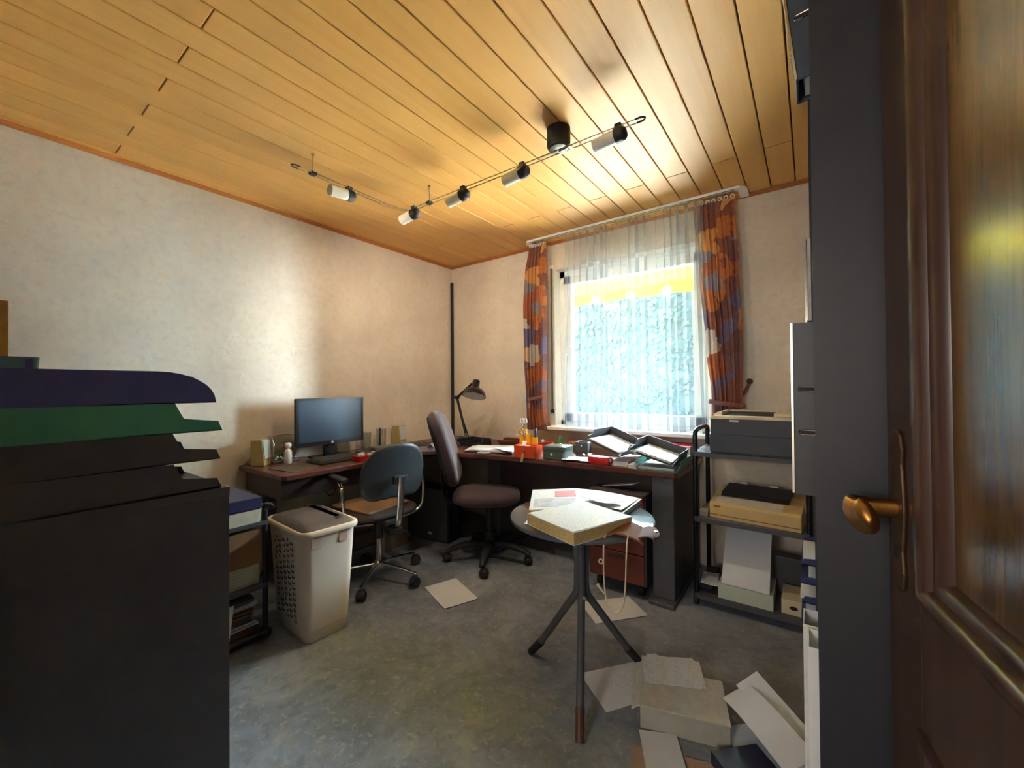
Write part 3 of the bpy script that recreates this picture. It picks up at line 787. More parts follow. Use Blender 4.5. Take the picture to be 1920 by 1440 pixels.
def keyboard(label, loc, rot):
    k = thing('keyboard', label, 'keyboard', loc, rot)
    MB().prism([(-0.075, 0), (0.075, 0), (0.075, 0.024), (-0.075, 0.012)], -0.225, 0.225, axis='x').obj('case', M['black_matt'], parent=k, bevel=0.004)
    b = MB()
    for r in range(6):
        y = -0.058 + r * 0.0225; n = 15 if r else 9
        for c in range(15):
            x0 = -0.212 + c * 0.0195
            if r == 0 and 4 < c < 10: continue
            b.bb((x0 + 0.001, y + 0.001, 0.012 + (y + 0.075) * 0.08), (x0 + 0.0175, y + 0.019, 0.021 + (y + 0.075) * 0.08))
        if r == 0: b.bb((-0.115, y + 0.001, 0.013), (-0.02, y + 0.019, 0.022))
        for c in range(4):
            x0 = 0.128 + c * 0.0215
            b.bb((x0 + 0.001, y + 0.001, 0.012 + (y + 0.075) * 0.08), (x0 + 0.019, y + 0.019, 0.021 + (y + 0.075) * 0.08))
    b.obj('keys', plain('key_caps', (78, 78, 82), 0.5), parent=k)['kind'] = 'stuff'
    return k
keyboard('black keyboard right in front of the monitor', (0.378, -1.43, DT), PI / 2 + 0.04)
keyboard('black keyboard in the corner where both desks meet', (0.42, -0.66, DT), PI / 2 - 0.75)

rt = thing('red_tray', 'red plastic tray of odds and ends between monitor and black-backed chair', 'tray', (0.522, -1.335, DT), PI / 2 + 0.06)
o1, o2 = rrect(0.25, 0.10, 0.02), rrect(0.235, 0.085, 0.016)
b = MB(); b.rings([[(x * 0.94, y * 0.94, 0) for x, y in o1], [(x, y, 0.035) for x, y in o1], [(x, y, 0.035) for x, y in o2], [(x * 0.95, y * 0.95, 0.004) for x, y in o2]])
b.obj('shell', M['red'], parent=rt, smooth=40)
b = MB(); rnd = random.Random(8)
for k in range(7):
    b.box((rnd.uniform(-0.09, 0.09), rnd.uniform(-0.02, 0.02), 0.03 + 0.004 * k % 0.016), (rnd.uniform(0.02, 0.05), 0.02, 0.010), rz=rnd.uniform(0, 3))
tag(kind='stuff', o=b.obj('paper_scraps', M['paper'], loc=(0.522, -1.335, DT + 0.006), rot=PI / 2 + 0.06), label='crumpled white and pink slips lying in the red plastic tray', cat='paper')

M['tumbler'] = clear('drinking_glass', f=0.16)
def tumbler(label, loc, r, h):
    return tag(MB().lathe([(0.0, 0), (r * 0.9, 0), (r, h), (r * 0.93, h), (r * 0.84, 0.008), (0.0, 0.008)], 22).obj('drinking_glass', M['tumbler'], loc=loc, smooth=40), label, 'glass')
tumbler('clear tumbler just right of the monitor edge, left one of two', (0.10, -1.085, DT), 0.042, 0.135)
tumbler('taller clear tumbler beside a black antenna, right one of two', (0.085, -0.93, DT), 0.042, 0.15)
rtr = thing('antenna_stand', 'small grey router with one black upright antenna by the tumblers', 'router', (0.195, -1.02, DT), PI / 2)
MB().prism(rrect(0.15, 0.09, 0.02), 0, 0.028).obj('case', plain('grey_plastic', (96, 94, 92), 0.5), parent=rtr, bevel=0.006)
MB().cyl((0.02, 0.03, 0.02), (0.02, 0.03, 0.17), 0.007, 0.005, n=10).obj('antenna', M['black_matt'], parent=rtr, smooth=40)
paper('white_sheet', 'added white sheet standing in for the lit wall under the monitor', 'paper', 0.22, 0.10, (0.03, -1.24, DT + 0.055), (0, PI / 2 - 0.15, 0), 0.002, 5, t=0.003)  # white sheet in place of daylight on the wall here
nb = thing('notebook', 'closed silver notebook sticking out from the corner of the desks', 'notebook', (0.575, -0.90, DT), -0.72)
MB().prism(rrect(0.30, 0.20, 0.02), 0, 0.010).obj('lower_half', M['steel'], parent=nb, bevel=0.003)
MB().prism(rrect(0.30, 0.20, 0.02), 0.011, 0.020).obj('lid', plain('lilac_lid', (112, 98, 122), 0.25), parent=nb, bevel=0.003)
paper('white_sheet', 'small folded white card propped beside the corner keyboard', 'card', 0.07, 0.06, (0.56, -0.80, DT + 0.021), 0.2, 0.0, 6, rolls=lambda u, v: 0.028 * (1 - abs(u)))
# ---------------------------------------------------------------- on the window desk
lamp = thing('desk_lamp', 'black jointed desk lamp with dome shade in the room corner', 'lamp', (0.50, -0.35, DT))
lb = MB().box((0, 0, 0.03), (0.085, 0.085, 0.06)).obj('base', M['black'], parent=lamp, bevel=0.006)
MB().cyl((0, 0, 0.058), (0, 0, 0.085), 0.014, n=12).obj('pivot', M['steel'], parent=lb, smooth=40)
J1, J2 = Vector((-0.105, 0, 0.40)), Vector((0.085, 0, 0.525))
MB().tube([(0.0, -0.008, 0.075), J1 + Vector((0, -0.008, 0))], 0.006, n=8).tube([(0.0, 0.008, 0.075), J1 + Vector((0, 0.008, 0))], 0.006, n=8).obj('lower_arm', M['black_matt'], parent=lamp, smooth=40)
MB().tube([(0.032, 0, 0.06), (-0.04, 0, 0.22)], 0.0045, n=8).obj('tension_spring', M['black_matt'], parent=lamp, smooth=40)
MB().tube([J1 + Vector((-0.01, -0.008, -0.01)), J2 + Vector((0, -0.008, 0))], 0.0075, n=8).tube([J1 + Vector((-0.01, 0.008, -0.01)), J2 + Vector((0, 0.008, 0))], 0.0075, n=8).obj('upper_arm', M['black_matt'], parent=lamp, smooth=40)
MB().cyl(J1 + Vector((0, -0.018, 0)), J1 + Vector((0, 0.018, 0)), 0.017, n=14).obj('elbow', M['black_matt'], parent=lamp, smooth=40)
m_ = Matrix.Translation(J2 + Vector((0.045, 0, 0.025))) @ Matrix.Rotation(-0.10, 4, 'Y') @ Matrix.Rotation(-0.34, 4, 'X')
sh = MB().lathe([(0.0, 0.0), (0.028, -0.002), (0.032, -0.012), (0.032, -0.062), (0.040, -0.070), (0.066, -0.085), (0.088, -0.108), (0.100, -0.135), (0.102, -0.146), (0.098, -0.146), (0.084, -0.112), (0.060, -0.088), (0.0, -0.080)], 28, m=m_).obj('shade', M['black_gloss'], parent=lamp, smooth=50)
MB().lathe([(0.097, -0.1445), (0.083, -0.112), (0.059, -0.0895), (0.0, -0.0815)], 28, m=m_, caps=False).obj('reflector', M['white'], parent=sh, smooth=60)
MB().lathe([(0.0, -0.083), (0.02, -0.09), (0.03, -0.105), (0.024, -0.125), (0.0, -0.135)], 16, m=m_).obj('bulb', M['frost'], parent=sh, smooth=60)

og = thing('desk_organiser', 'black desktop organiser tray at the foot of the desk lamp', 'organiser', (0.665, -0.43, DT), -0.15)
MB().bb((-0.13, -0.08, 0), (0.13, 0.08, 0.012)).bb((-0.13, -0.08, 0.012), (-0.125, 0.08, 0.05)).bb((0.125, -0.08, 0.012), (0.13, 0.08, 0.04)).bb((-0.125, 0.075, 0.012), (0.125, 0.08, 0.06)).bb((-0.125, -0.08, 0.012), (0.125, -0.075, 0.03)).bb((-0.02, -0.075, 0.012), (-0.015, 0.075, 0.045)).obj('shell', M['black_matt'], parent=og)
MB().cyl((0.06, 0.03, 0.015), (0.07, 0.045, 0.09), 0.004, n=8).obj('pen', M['black'], parent=og)
tag(MB().bb((-0.15, -0.035, 0), (0.15, 0.035, 0.035)).obj('wooden_box', M['drawer_red'], loc=(0.88, -0.075, DT), bevel=0.004), 'long red-brown wooden box against the window wall by the lamp', 'box')
paper('cream_roll', 'loosely rolled cream papers lying in front of the red-brown box', 'paper', 0.22, 0.05, (0.93, -0.28, DT), 0.15, 0.0, 3, 'page_edge', rolls=lambda u, v: (u * 0.11, 0.022 * math.cos(v * 2.9), 0.023 - 0.022 * math.sin(v * 2.9 + 1.57)), t=0.001)
paper_stack('paper_pile', 'large loose pile of bluish white papers left of the orange cash box', 'papers', 0.34, 0.24, 0.024, (0.98, -0.575, DT), 0.32, 9, 2, 'paper', 0.02, 0.16)
paper('printed_sheet', 'printed leaflet lying on the front edge between paper pile and orange box', 'leaflet', 0.21, 0.15, (1.16, -0.60, DT + 0.026), -0.35, 0.004, 4, 'printed')
paper('envelope', 'small white slip at the front edge of the window desk', 'paper', 0.10, 0.07, (1.02, -0.71, DT + 0.001), 0.3, 0.004, 9)
hp = thing('hole_punch', 'small black hole punch between cream roll and yellow pen holder', 'hole punch', (1.06, -0.19, DT), 0.4)
MB().bb((-0.05, -0.04, 0), (0.05, 0.04, 0.012)).obj('base', M['black_matt'], parent=hp, bevel=0.003)
MB().prism([(-0.035, 0.012), (0.035, 0.012), (0.04, 0.05), (-0.01, 0.06)], -0.045, 0.045, axis='x').obj('lever', M['steel'], parent=hp, bevel=0.004)
sd = thing('stamp_stand', 'small stand with a flat pale plate on a thin post behind the papers', 'stamp stand', (0.97, -0.15, DT), 0.0)
MB().lathe([(0.0, 0), (0.035, 0), (0.035, 0.006), (0.004, 0.010), (0.004, 0.075), (0.0, 0.075)], 16).obj('post', M['steel'], parent=sd, smooth=40)
MB().bb((-0.06, -0.02, 0.075), (0.06, 0.02, 0.080)).obj('plate', M['white'], parent=sd)
for k, (x_, h_) in enumerate(((-0.03, 0.03), (0.0, 0.055), (0.03, 0.02))):
    MB().lathe([(0.0, 0), (0.010, 0), (0.010, 0.010), (0.004, 0.014), (0.005, h_), (0.0, h_)], 12, m=Matrix.Translation((x_, 0, 0.08))).obj('stamp', M['brown_wood'], parent=sd, smooth=40)

M['yellow_p'] = plain('yellow_plastic', (244, 172, 28), 0.35, var=0.04)
ph_ = thing('pen_holder', 'yellow pen holder of joined tubes behind the orange cash box', 'pen holder', (1.15, -0.33, DT))
for x_, y_, r_, h_ in ((-0.045, 0, 0.032, 0.150), (0.012, -0.012, 0.026, 0.115), (0.052, 0.012, 0.026, 0.092)):
    MB().lathe([(0.0, 0), (r_, 0), (r_, h_), (r_ - 0.002, h_), (r_ - 0.002, 0.004), (0.0, 0.004)], 20, m=Matrix.Translation((x_, y_, 0))).obj('tube', M['yellow_p'], parent=ph_, smooth=40)
def scissors(label, loc, rot, mat, s=1.0):
    t = thing('scissors', label, 'scissors', loc, rot)
    for k in (-1, 1):
        MB().tube([(k * 0.002, 0, -0.05 * s), (k * 0.004, 0, 0.04 * s), (k * 0.012, 0, 0.06 * s)], 0.004, n=6).obj('blade', M['chrome'], parent=t)
        MB().tube([(k * 0.014 * s + 0.013 * s * math.cos(a), 0, 0.083 * s + 0.020 * s * math.sin(a)) for a in [2 * PI * q / 14 for q in range(14)]], 0.0035, n=6, closed=True).obj('finger_loop', mat, parent=t, smooth=60)
    return t
scissors('white-handled scissors standing in the tallest yellow tube', (1.108, -0.335, DT + 0.135), (0.1, 0.05, 0.35), M['white'])
scissors('teal-handled small scissors leaning in the middle yellow tube', (1.150, -0.345, DT + 0.075), (0.35, -0.45, 0.5), M['skyblue_p'], 0.8)
rnd = random.Random(21)
for k in range(5):
    a = rnd.uniform(0, 6.28); q = Vector((0.014 * math.cos(a), 0.014 * math.sin(a), 0.0))
    p = thing('pen', ('black', 'violet', 'dark blue', 'black slim', 'white')[k] + ' pen in the lowest yellow tube' if k < 4 else 'white pen leaning in the lowest yellow tube', 'pen', Vector((1.202, -0.318, DT + 0.02)) + q * 0.5, (rnd.uniform(-0.15, 0.15), rnd.uniform(-0.12, 0.15), 0), 'pens in the yellow holder')
    m = (M['black_matt'], plain('violet_plastic', (96, 70, 130), 0.4), M['blue_p'], M['black_gloss'], M['white'])[k]
    MB().cyl((0, 0, 0), (0, 0, 0.105), 0.0045, n=8).obj('barrel', m, parent=p, smooth=40)
    MB().cyl((0, 0, 0.105), (0, 0, 0.125 + 0.004 * k), 0.0055, 0.004, n=8).obj('cap', m, parent=p, smooth=40)

M['orange_m'] = plain('orange_red_enamel', (206, 74, 34), 0.32, var=0.05)
ob = thing('cash_box', 'open orange-red metal cash box at the desk edge', 'cash box', (1.375, -0.668, DT), 0.10)
o1, o2 = rrect(0.172, 0.115, 0.012), rrect(0.158, 0.101, 0.008)
MB().rings([[(x, y, 0) for x, y in o1], [(x, y, 0.083) for x, y in o1], [(x, y, 0.083) for x, y in o2], [(x, y, 0.045) for x, y in o2]]).obj('case', M['orange_m'], parent=ob, smooth=40)
MB().bb((-0.075, -0.047, 0.045), (0.0, 0.047, 0.078)).bb((0.055, -0.047, 0.045), (0.075, 0.047, 0.076)).obj('inset_tray', plain('salmon_enamel', (228, 140, 110), 0.35), parent=ob, bevel=0.003)
lk = MB().cyl((0, -0.0575, 0.045), (0, -0.061, 0.045), 0.007, n=12).obj('lock', M['steel'], parent=ob, smooth=40)
kt = thing('key_tag', 'worn tan key tag hanging from the lock of the orange cash box', 'key tag', (1.381, -0.732, DT + 0.045), 0.10)
MB().tube([(0.005 * math.cos(a), 0, -0.004 + 0.006 * math.sin(a)) for a in [2 * PI * q / 10 for q in range(10)]], 0.001, n=5, closed=True).obj('ring', M['chrome'], parent=kt)
MB().prism(rrect(0.018, 0.062, 0.008), -0.002, 0.002, axis='y', m=Matrix.Translation((-0.008, -0.005, -0.042)) @ Matrix.Rotation(0.22, 4, 'Y')).obj('tag', plain('tan_leather', (196, 158, 112), 0.6), parent=kt)
paper('receipt', 'pale pink slip sticking up from the orange cash box', 'paper', 0.03, 0.05, (1.335, -0.655, DT + 0.079), 0.4, 0.0, 3, rolls=lambda u, v: (u * 0.015, v * 0.02, 0.012 + 0.012 * v))

M['slate_m'] = plain('grey_green_enamel', (84, 100, 92), 0.3, var=0.04)
gb = thing('cash_box', 'closed grey-green metal cash box beside the orange one', 'cash box', (1.575, -0.60, DT), 0.05)
MB().prism(rrect(0.165, 0.15, 0.022), 0, 0.058).obj('case', M['slate_m'], parent=gb, smooth=40, bevel=0.003)
MB().rings([[(x * k, y * k, z) for x, y in rrect(0.169, 0.154, 0.024)] for k, z in ((1, 0.060), (1, 0.078), (0.97, 0.086), (0.90, 0.089))]).obj('lid', M['slate_m'], parent=gb, smooth=40)
MB().cyl((-0.01, -0.074, 0.036), (-0.01, -0.080, 0.036), 0.010, n=16).obj('lock', M['chrome'], parent=gb, smooth=40)
MB().tube([(-0.03, 0, 0.089), (-0.025, 0, 0.098), (0.025, 0, 0.098), (0.03, 0, 0.089)], 0.004, n=6).obj('carry_handle', M['chrome'], parent=gb, smooth=60)

sb = thing('stapler', 'red stapler with white knob by the green tube', 'stapler', (1.24, -0.20, DT), 0.25)
MB().bb((-0.065, -0.016, 0), (0.065, 0.016, 0.012)).obj('base', M['red'], parent=sb, bevel=0.004)
MB().prism([(-0.065, 0.018), (0.06, 0.024), (0.066, 0.040), (0.03, 0.050), (-0.065, 0.034)], -0.014, 0.014, axis='y').obj('arm', M['red'], parent=sb, bevel=0.004)
MB().lathe([(0.0, 0), (0.010, 0), (0.014, 0.012), (0.012, 0.024), (0.0, 0.03)], 14, m=Matrix.Translation((-0.03, 0, 0.034))).obj('knob', M['white'], parent=sb, smooth=60)
gt = thing('glue_stick', 'upright bright green glue stick behind the grey-green cash box', 'glue stick', (1.345, -0.16, DT))
MB().lathe([(0.0, 0), (0.014, 0), (0.014, 0.062), (0.0, 0.062)], 18).obj('body', plain('bright_green', (60, 170, 84), 0.35), parent=gt, smooth=40)
MB().lathe([(0.0, 0.062), (0.0145, 0.062), (0.0145, 0.086), (0.010, 0.090), (0.0, 0.090)], 18).obj('cap', M['green_p'], parent=gt, smooth=40)
tag(MB().bb((-0.09, -0.012, 0), (0.09, 0.012, 0.02)).obj('black_ruler', M['black_matt'], loc=(1.31, -0.06, DT), bevel=0.004), 'black ruler box lying along the wall behind the glue stick', 'ruler')
tag(MB().bb((-0.08, -0.06, 0), (0.08, 0.06, 0.045)).obj('index_box', plain('olive_board', (88, 84, 62), 0.6), loc=(1.50, -0.18, DT), rot=0.1, bevel=0.004), 'olive index card box beneath the clear plastic case', 'box')
cb = thing('clear_case', 'clear plastic case of clips lying on the olive box', 'case', (1.50, -0.18, DT + 0.0455), 0.2)
o1 = rrect(0.13, 0.09, 0.012)
MB().rings([[(x, y, 0) for x, y in o1], [(x, y, 0.026) for x, y in o1], [(x * 0.95, y * 0.95, 0.026) for x, y in o1], [(x * 0.95, y * 0.95, 0.002) for x, y in o1]]).obj('shell', M['tumbler'], parent=cb, smooth=40)
b = MB(); rnd = random.Random(5)
for k in range(12): b.box((rnd.uniform(-0.045, 0.045), rnd.uniform(-0.03, 0.03), 0.006 + 0.004 * (k % 3)), (0.028, 0.006, 0.004), rz=rnd.uniform(0, 3))
b.obj('clips', M['steel'], parent=cb)['kind'] = 'stuff'
pb = thing('file_sorter', 'black upright sorter box at the left foot of the letter trays', 'sorter', (1.63, -0.33, DT), 0.15)
MB().bb((-0.045, -0.04, 0), (0.045, 0.04, 0.004)).bb((-0.045, -0.04, 0.004), (-0.041, 0.04, 0.085)).bb((0.041, -0.04, 0.004), (0.045, 0.04, 0.085)).bb((-0.041, 0.036, 0.004), (0.041, 0.04, 0.085)).bb((-0.041, -0.04, 0.004), (0.041, -0.036, 0.085)).obj('shell', M['black'], parent=pb)
MB().cyl((0.0, -0.042, 0.062), (0.0, -0.04, 0.062), 0.005, n=10).obj('rivet', M['chrome'], parent=pb)
dish = tag(MB().lathe([(0.0, 0), (0.035, 0), (0.045, 0.016), (0.042, 0.016), (0.033, 0.003), (0.0, 0.003)], 22).obj('clip_dish', M['tumbler'], loc=(1.715, -0.42, DT), smooth=40), 'round clear dish right of the grey-green cash box', 'dish')
for k, (x_, y_, w_, d_, r_, s_) in enumerate(((1.735, -0.565, 0.17, 0.12, 0.3, 31), (1.775, -0.615, 0.15, 0.105, -0.25, 32), (1.70, -0.635, 0.14, 0.10, 0.55, 33))):
    paper('paper_slip', ('torn white slip farthest from the desk edge beside the red pouch', 'creased white slip touching the red pouch', 'white slip at the desk edge by the grey-green box')[k], 'paper', w_, d_, (x_, y_, DT + 0.001 + 0.003 * k), r_, 0.006, s_, group='loose slips by the red pouch')
rc = thing('red_pouch', 'red plastic pouch under the left black letter tray', 'pouch', (1.895, -0.635, DT), 0.0)
MB().rings([[(x * k, y * k, z) for x, y in rrect(0.15, 0.07, 0.02)] for k, z in ((0.92, 0), (1.0, 0.012), (1.0, 0.034), (0.90, 0.046))]).obj('pouch', M['red'], parent=rc, smooth=40)
MB().bb((0.068, -0.022, 0.020), (0.079, 0.022, 0.038)).obj('clasp', M['white'], parent=rc, bevel=0.002)

# letter trays tilted on the clutter
letter_tray('black letter tray tilted to the right, left one of the two on the window desk', (1.938, -0.505, DT + 0.108), (0.0, 0.344, -0.064), M['black'], group='tilted letter trays on the window desk')
paper_stack('tray_papers', 'white papers lying in the left tilted letter tray', 'papers', 0.21, 0.30, 0.010, (1.941, -0.512, DT + 0.114), (0.0, 0.344, -0.064), 5, 12, 'printed', 0.006, 0.03)
letter_tray('black letter tray tilted to the right, right one of the two on the window desk', (2.222, -0.525, DT + 0.072), (0.0, 0.282, 0.032), M['black'], group='tilted letter trays on the window desk')
paper_stack('tray_papers', 'curled white papers lying in the right tilted letter tray', 'papers', 0.20, 0.29, 0.010, (2.225, -0.532, DT + 0.078), (0.0, 0.282, 0.06), 5, 13, 'printed', 0.006, 0.05)
letter_tray('green letter tray lying flat under the right tilted tray', (2.235, -0.500, DT + 0.001), 0.02, M['green_p'], H=0.05)
paper_stack('tray_papers', 'white papers in the flat green letter tray', 'papers', 0.21, 0.29, 0.012, (2.237, -0.505, DT + 0.005), 0.03, 4, 14, 'paper', 0.004, 0.03)
book('dark red ring folder lying under the middle of the tilted letter trays', 0.10, 0.26, 0.036, (2.035, -0.53, DT), 0.02, plain('dark_red_cover', (112, 26, 34), 0.45), 'ring_folder', 'folder', pages='paper')
book('flat grey writing pad at the desk edge under the right tilted tray', 0.055, 0.10, 0.020, (2.115, -0.63, DT), 0.0, plain('grey_card', (150, 148, 140), 0.7), 'writing_pad', 'pad', pages='paper')
book('crimson folder lying along the window wall behind the trays', 0.38, 0.20, 0.092, (2.15, -0.135, DT), 0.0, plain('crimson_cover', (168, 30, 56), 0.4), 'crimson_folder', 'folder', pages='paper')

# under the desks
pc = thing('computer_tower', 'black computer tower on the floor beneath the desk corner', 'computer', (0.43, -0.67, 0), 0.12)
MB().bb((-0.21, -0.095, 0.012), (0.21, 0.095, 0.42)).obj('case', M['black'], parent=pc, bevel=0.005)
MB().bb((0.21, -0.09, 0.02), (0.222, 0.09, 0.415)).obj('front_bezel', M['black_matt'], parent=pc, bevel=0.006)
MB().bb((-0.2, -0.085, 0.0), (0.2, 0.085, 0.012)).obj('feet', M['rubber'], parent=pc)
MB().bb((0.02, -0.0965, 0.05), (0.06, -0.0948, 0.072)).obj('sticker', M['white'], parent=pc)
cbx = thing('beige_carton', 'beige carton on the floor under the left desk', 'carton', (0.21, -1.03, 0), 0.05)
MB().bb((-0.17, -0.13, 0), (0.17, 0.13, 0.26)).obj('box', plain('beige_card', (132, 118, 98), 0.7), parent=cbx, bevel=0.003)
MB().bb((-0.172, -0.02, 0.259), (0.172, 0.02, 0.2612)).obj('tape', M['card'], parent=cbx)
gx = thing('grey_crate', 'low grey crate with files under the left desk behind the chrome chair', 'crate', (0.23, -1.36, 0), 0.03)
MB().bb((-0.18, -0.15, 0), (0.18, 0.15, 0.10)).obj('lower_box', plain('grey_box', (110, 112, 112), 0.65), parent=gx, bevel=0.003)
MB().bb((-0.17, -0.14, 0.10), (0.17, 0.14, 0.20)).obj('upper_box', plain('brown_grey_box', (96, 84, 74), 0.7), parent=gx, bevel=0.003)
def cable(label, pts, r=0.003, group=None):
    return tag(MB().tube(smooth_path(pts, 3), r, n=6).obj('cable', M['black_matt'], smooth=60), label, 'cable', group)
cable('thin black cable hanging down the wall behind the fabric chair', [(0.62, -0.03, 0.70), (0.63, -0.03, 0.5), (0.60, -0.03, 0.3), (0.64, -0.03, 0.02)])
cable('looped black cable hanging under the window desk by the dark end panel', [(0.72, -0.04, 0.70), (0.74, -0.06, 0.52), (0.80, -0.06, 0.44), (0.87, -0.05, 0.52), (0.90, -0.04, 0.70)])
cable('second cable loop under the window desk', [(0.80, -0.03, 0.70), (0.81, -0.03, 0.58), (0.85, -0.03, 0.52), (0.90, -0.03, 0.42), (0.92, -0.03, 0.1)])
cable('black cable loop hanging below the left desk near the arm of the chrome chair', [(0.15, -1.50, 0.70), (0.16, -1.47, 0.52), (0.18, -1.43, 0.44), (0.17, -1.38, 0.50), (0.15, -1.34, 0.70)])
sk = thing('power_socket', 'black plug cluster on the wall under the window desk', 'plug', (0.88, 0, 0.46))
MB().box((0, -0.012, 0), (0.085, 0.024, 0.085)).obj('plate', M['white'], parent=sk, bevel=0.004)
MB().cyl((0, -0.024, 0), (0, -0.062, 0), 0.02, n=14).obj('plug', M['black_matt'], parent=sk, smooth=40)
paper('leaning_sheet', 'grey paper sheets lying aslant on the drawer pedestal', 'paper', 0.21, 0.28, (2.04, -0.52, 0.602), -0.2, 0.0, 7, 'paper', 0.004, rolls=lambda u, v: (u * 0.105, v * 0.14, 0.022 + 0.02 * u))
# ---------------------------------------------------------------- chairs
def caster(parent, x, y, ang, mat, r=0.027):
    m = Matrix.Translation((x, y, 0)) @ Matrix.Rotation(ang, 4, 'Z')
    c = MB()
    for s in (-1, 1):
        c.lathe([(0.0, -0.010), (r * 0.8, -0.010), (r, -0.004), (r, 0.006), (r * 0.7, 0.010), (0.0, 0.010)], 16, m=m @ Matrix.Translation((-0.012, s * 0.015, r)) @ Matrix.Rotation(PI / 2, 4, 'X'))
    o = c.obj('caster', mat, parent=parent, smooth=45)
    MB().tube([(-0.012 - r * 0.95 * math.cos(a), 0, r + r * 1.12 * math.sin(a)) for a in [PI * q / 8 for q in range(9)]], 0.014, n=6, m=m, flat=(0.5, 1.4)).cyl((0.004, 0, r), (0.004, 0, 0.075), 0.006, n=8, m=m).obj('fork', mat, parent=o, smooth=60)
    return o
def slab(profile, outline, cx, m=None, bend=None):
    """loft: profile = [(offset along local x, scale)], outline in (y, z) about its own middle"""
    R = []
    for off, k in profile:
        ring = []
        for y, z in outline:
            p = Vector((cx + off + (bend(y * k, z * k) if bend else 0), y * k, z * k))
            ring.append(m @ p if m is not None else p)
        R.append(ring)
    return MB().rings(R)
def soft(w, h, rt, rb, n=6):
    out = []
    for cx, cy, a0, r in ((w / 2 - rt, h / 2 - rt, 0, rt), (-w / 2 + rt, h / 2 - rt, 90, rt), (-w / 2 + rb, -h / 2 + rb, 180, rb), (w / 2 - rb, -h / 2 + rb, 270, rb)):
        for i in range(n + 1):
            a = math.radians(a0 + 90 * i / n); out.append((cx + r * math.cos(a), cy + r * math.sin(a)))
    return out
def weave(name, rgb, rgb2):
    t = NT(name); v = t.coords('Object'); a = t.noise(v, 8, 4); b = t.noise(v, 260, 2, 0.5)
    c = t.mix(t.ramp(b, [(0.4, srgb(*rgb)), (0.6, srgb(*rgb2))]), srgb(*rgb), a)
    t.bsdf(c, 0.85, 0, b, 0.35, 0.003, sheen=0.25); return t.m
M['violet_cloth'] = weave('violet_brown_upholstery', (62, 44, 48), (96, 76, 90))

fc = thing('office_chair', 'high-backed violet-brown fabric swivel chair turned to the window desk', 'office chair', (1.095, -0.752, 0), math.radians(38.0))
for k in range(5):
    a = math.radians(-98.6 + 72 * k); ca, sa = math.cos(a), math.sin(a)
    sp_ = MB().tube([(0.03 * ca, 0.03 * sa, 0.115), (0.18 * ca, 0.18 * sa, 0.112), (0.27 * ca, 0.27 * sa, 0.092), (0.305 * ca, 0.305 * sa, 0.072)], (0.034, 0.028, 0.022, 0.020), n=8, flat=(0.8, 1.0)).obj('spoke', M['black_matt'], parent=fc, smooth=60)
    caster(fc, 0.30 * ca, 0.30 * sa, a + 0.9 * (k - 2), M['black_matt'])
MB().cyl((0, 0, 0.07), (0, 0, 0.20), 0.042, n=18).cyl((0, 0, 0.20), (0, 0, 0.40), 0.026, n=16).obj('column', M['black_matt'], parent=fc, smooth=40)
MB().bb((-0.16, -0.08, 0.385), (0.10, 0.08, 0.425)).obj('seat_mechanism', M['black_matt'], parent=fc, bevel=0.01)
MB().rings([[(x * k - 0.02, y * k, z) for x, y in rrect(0.48, 0.46, 0.17, 6)] for k, z in ((0.86, 0.42), (0.97, 0.432), (1.0, 0.452), (0.985, 0.474), (0.93, 0.490), (0.75, 0.498), (0.4, 0.496))]).obj('seat', M['violet_cloth'], parent=fc, smooth=70)
bm_ = Matrix.Translation((-0.315, 0, 0.80)) @ Matrix.Rotation(-0.29, 4, 'Y')
def curl_(y, z): return 0.55 * y * y - 0.10 * z * z
slab([(-0.040, 0.80), (-0.036, 0.93), (-0.018, 1.0), (0.012, 1.0), (0.034, 0.95), (0.044, 0.84), (0.046, 0.5)], soft(0.42, 0.54, 0.17, 0.13, 7), 0, bm_, curl_).obj('backrest', M['violet_cloth'], parent=fc, smooth=70)
slab([(-0.056, 0.78), (-0.05, 0.9), (-0.034, 0.95), (-0.03, 0.9)], soft(0.42, 0.54, 0.17, 0.13, 7), 0, bm_, curl_).obj('back_shell', M['black_matt'], parent=fc, smooth=70)
MB().tube(smooth_path([(-0.13, 0, 0.40), (-0.28, 0, 0.40), (-0.33, 0, 0.46), (-0.345, 0, 0.66)], 2), 0.022, n=8, flat=(0.5, 1.5)).obj('back_bar', M['black_matt'], parent=fc, smooth=60)

cc = thing('office_chair', 'black-backed swivel chair on a chrome star base at the left desk', 'office chair', (0.716, -1.415, 0), math.radians(172))
for k in range(5):
    a = math.radians(-57 - 172 + 72 * k + 3 * k * 0.2); ca, sa = math.cos(a), math.sin(a)
    MB().tube([(0.02 * ca, 0.02 * sa, 0.105), (0.15 * ca, 0.15 * sa, 0.098), (0.285 * ca, 0.285 * sa, 0.078)], (0.014, 0.011, 0.009), n=8).obj('spoke', M['chrome'], parent=cc, smooth=60)
    caster(cc, 0.28 * ca, 0.28 * sa, a + 1.3 * k, M['black_matt'], 0.03)
MB().lathe([(0.0, 0.075), (0.030, 0.078), (0.034, 0.105), (0.026, 0.125), (0.0, 0.125)], 18).obj('hub', M['chrome'], parent=cc, smooth=45)
MB().cyl((0, 0, 0.12), (0, 0, 0.30), 0.020, n=16).obj('column', M['chrome'], parent=cc, smooth=40)
MB().cyl((0, 0, 0.27), (0, 0, 0.42), 0.030, n=16).obj('column_sleeve', M['black_matt'], parent=cc, smooth=40)
MB().bb((-0.20, -0.06, 0.395), (0.12, 0.06, 0.43)).obj('seat_mechanism', M['black_matt'], parent=cc, bevel=0.008)
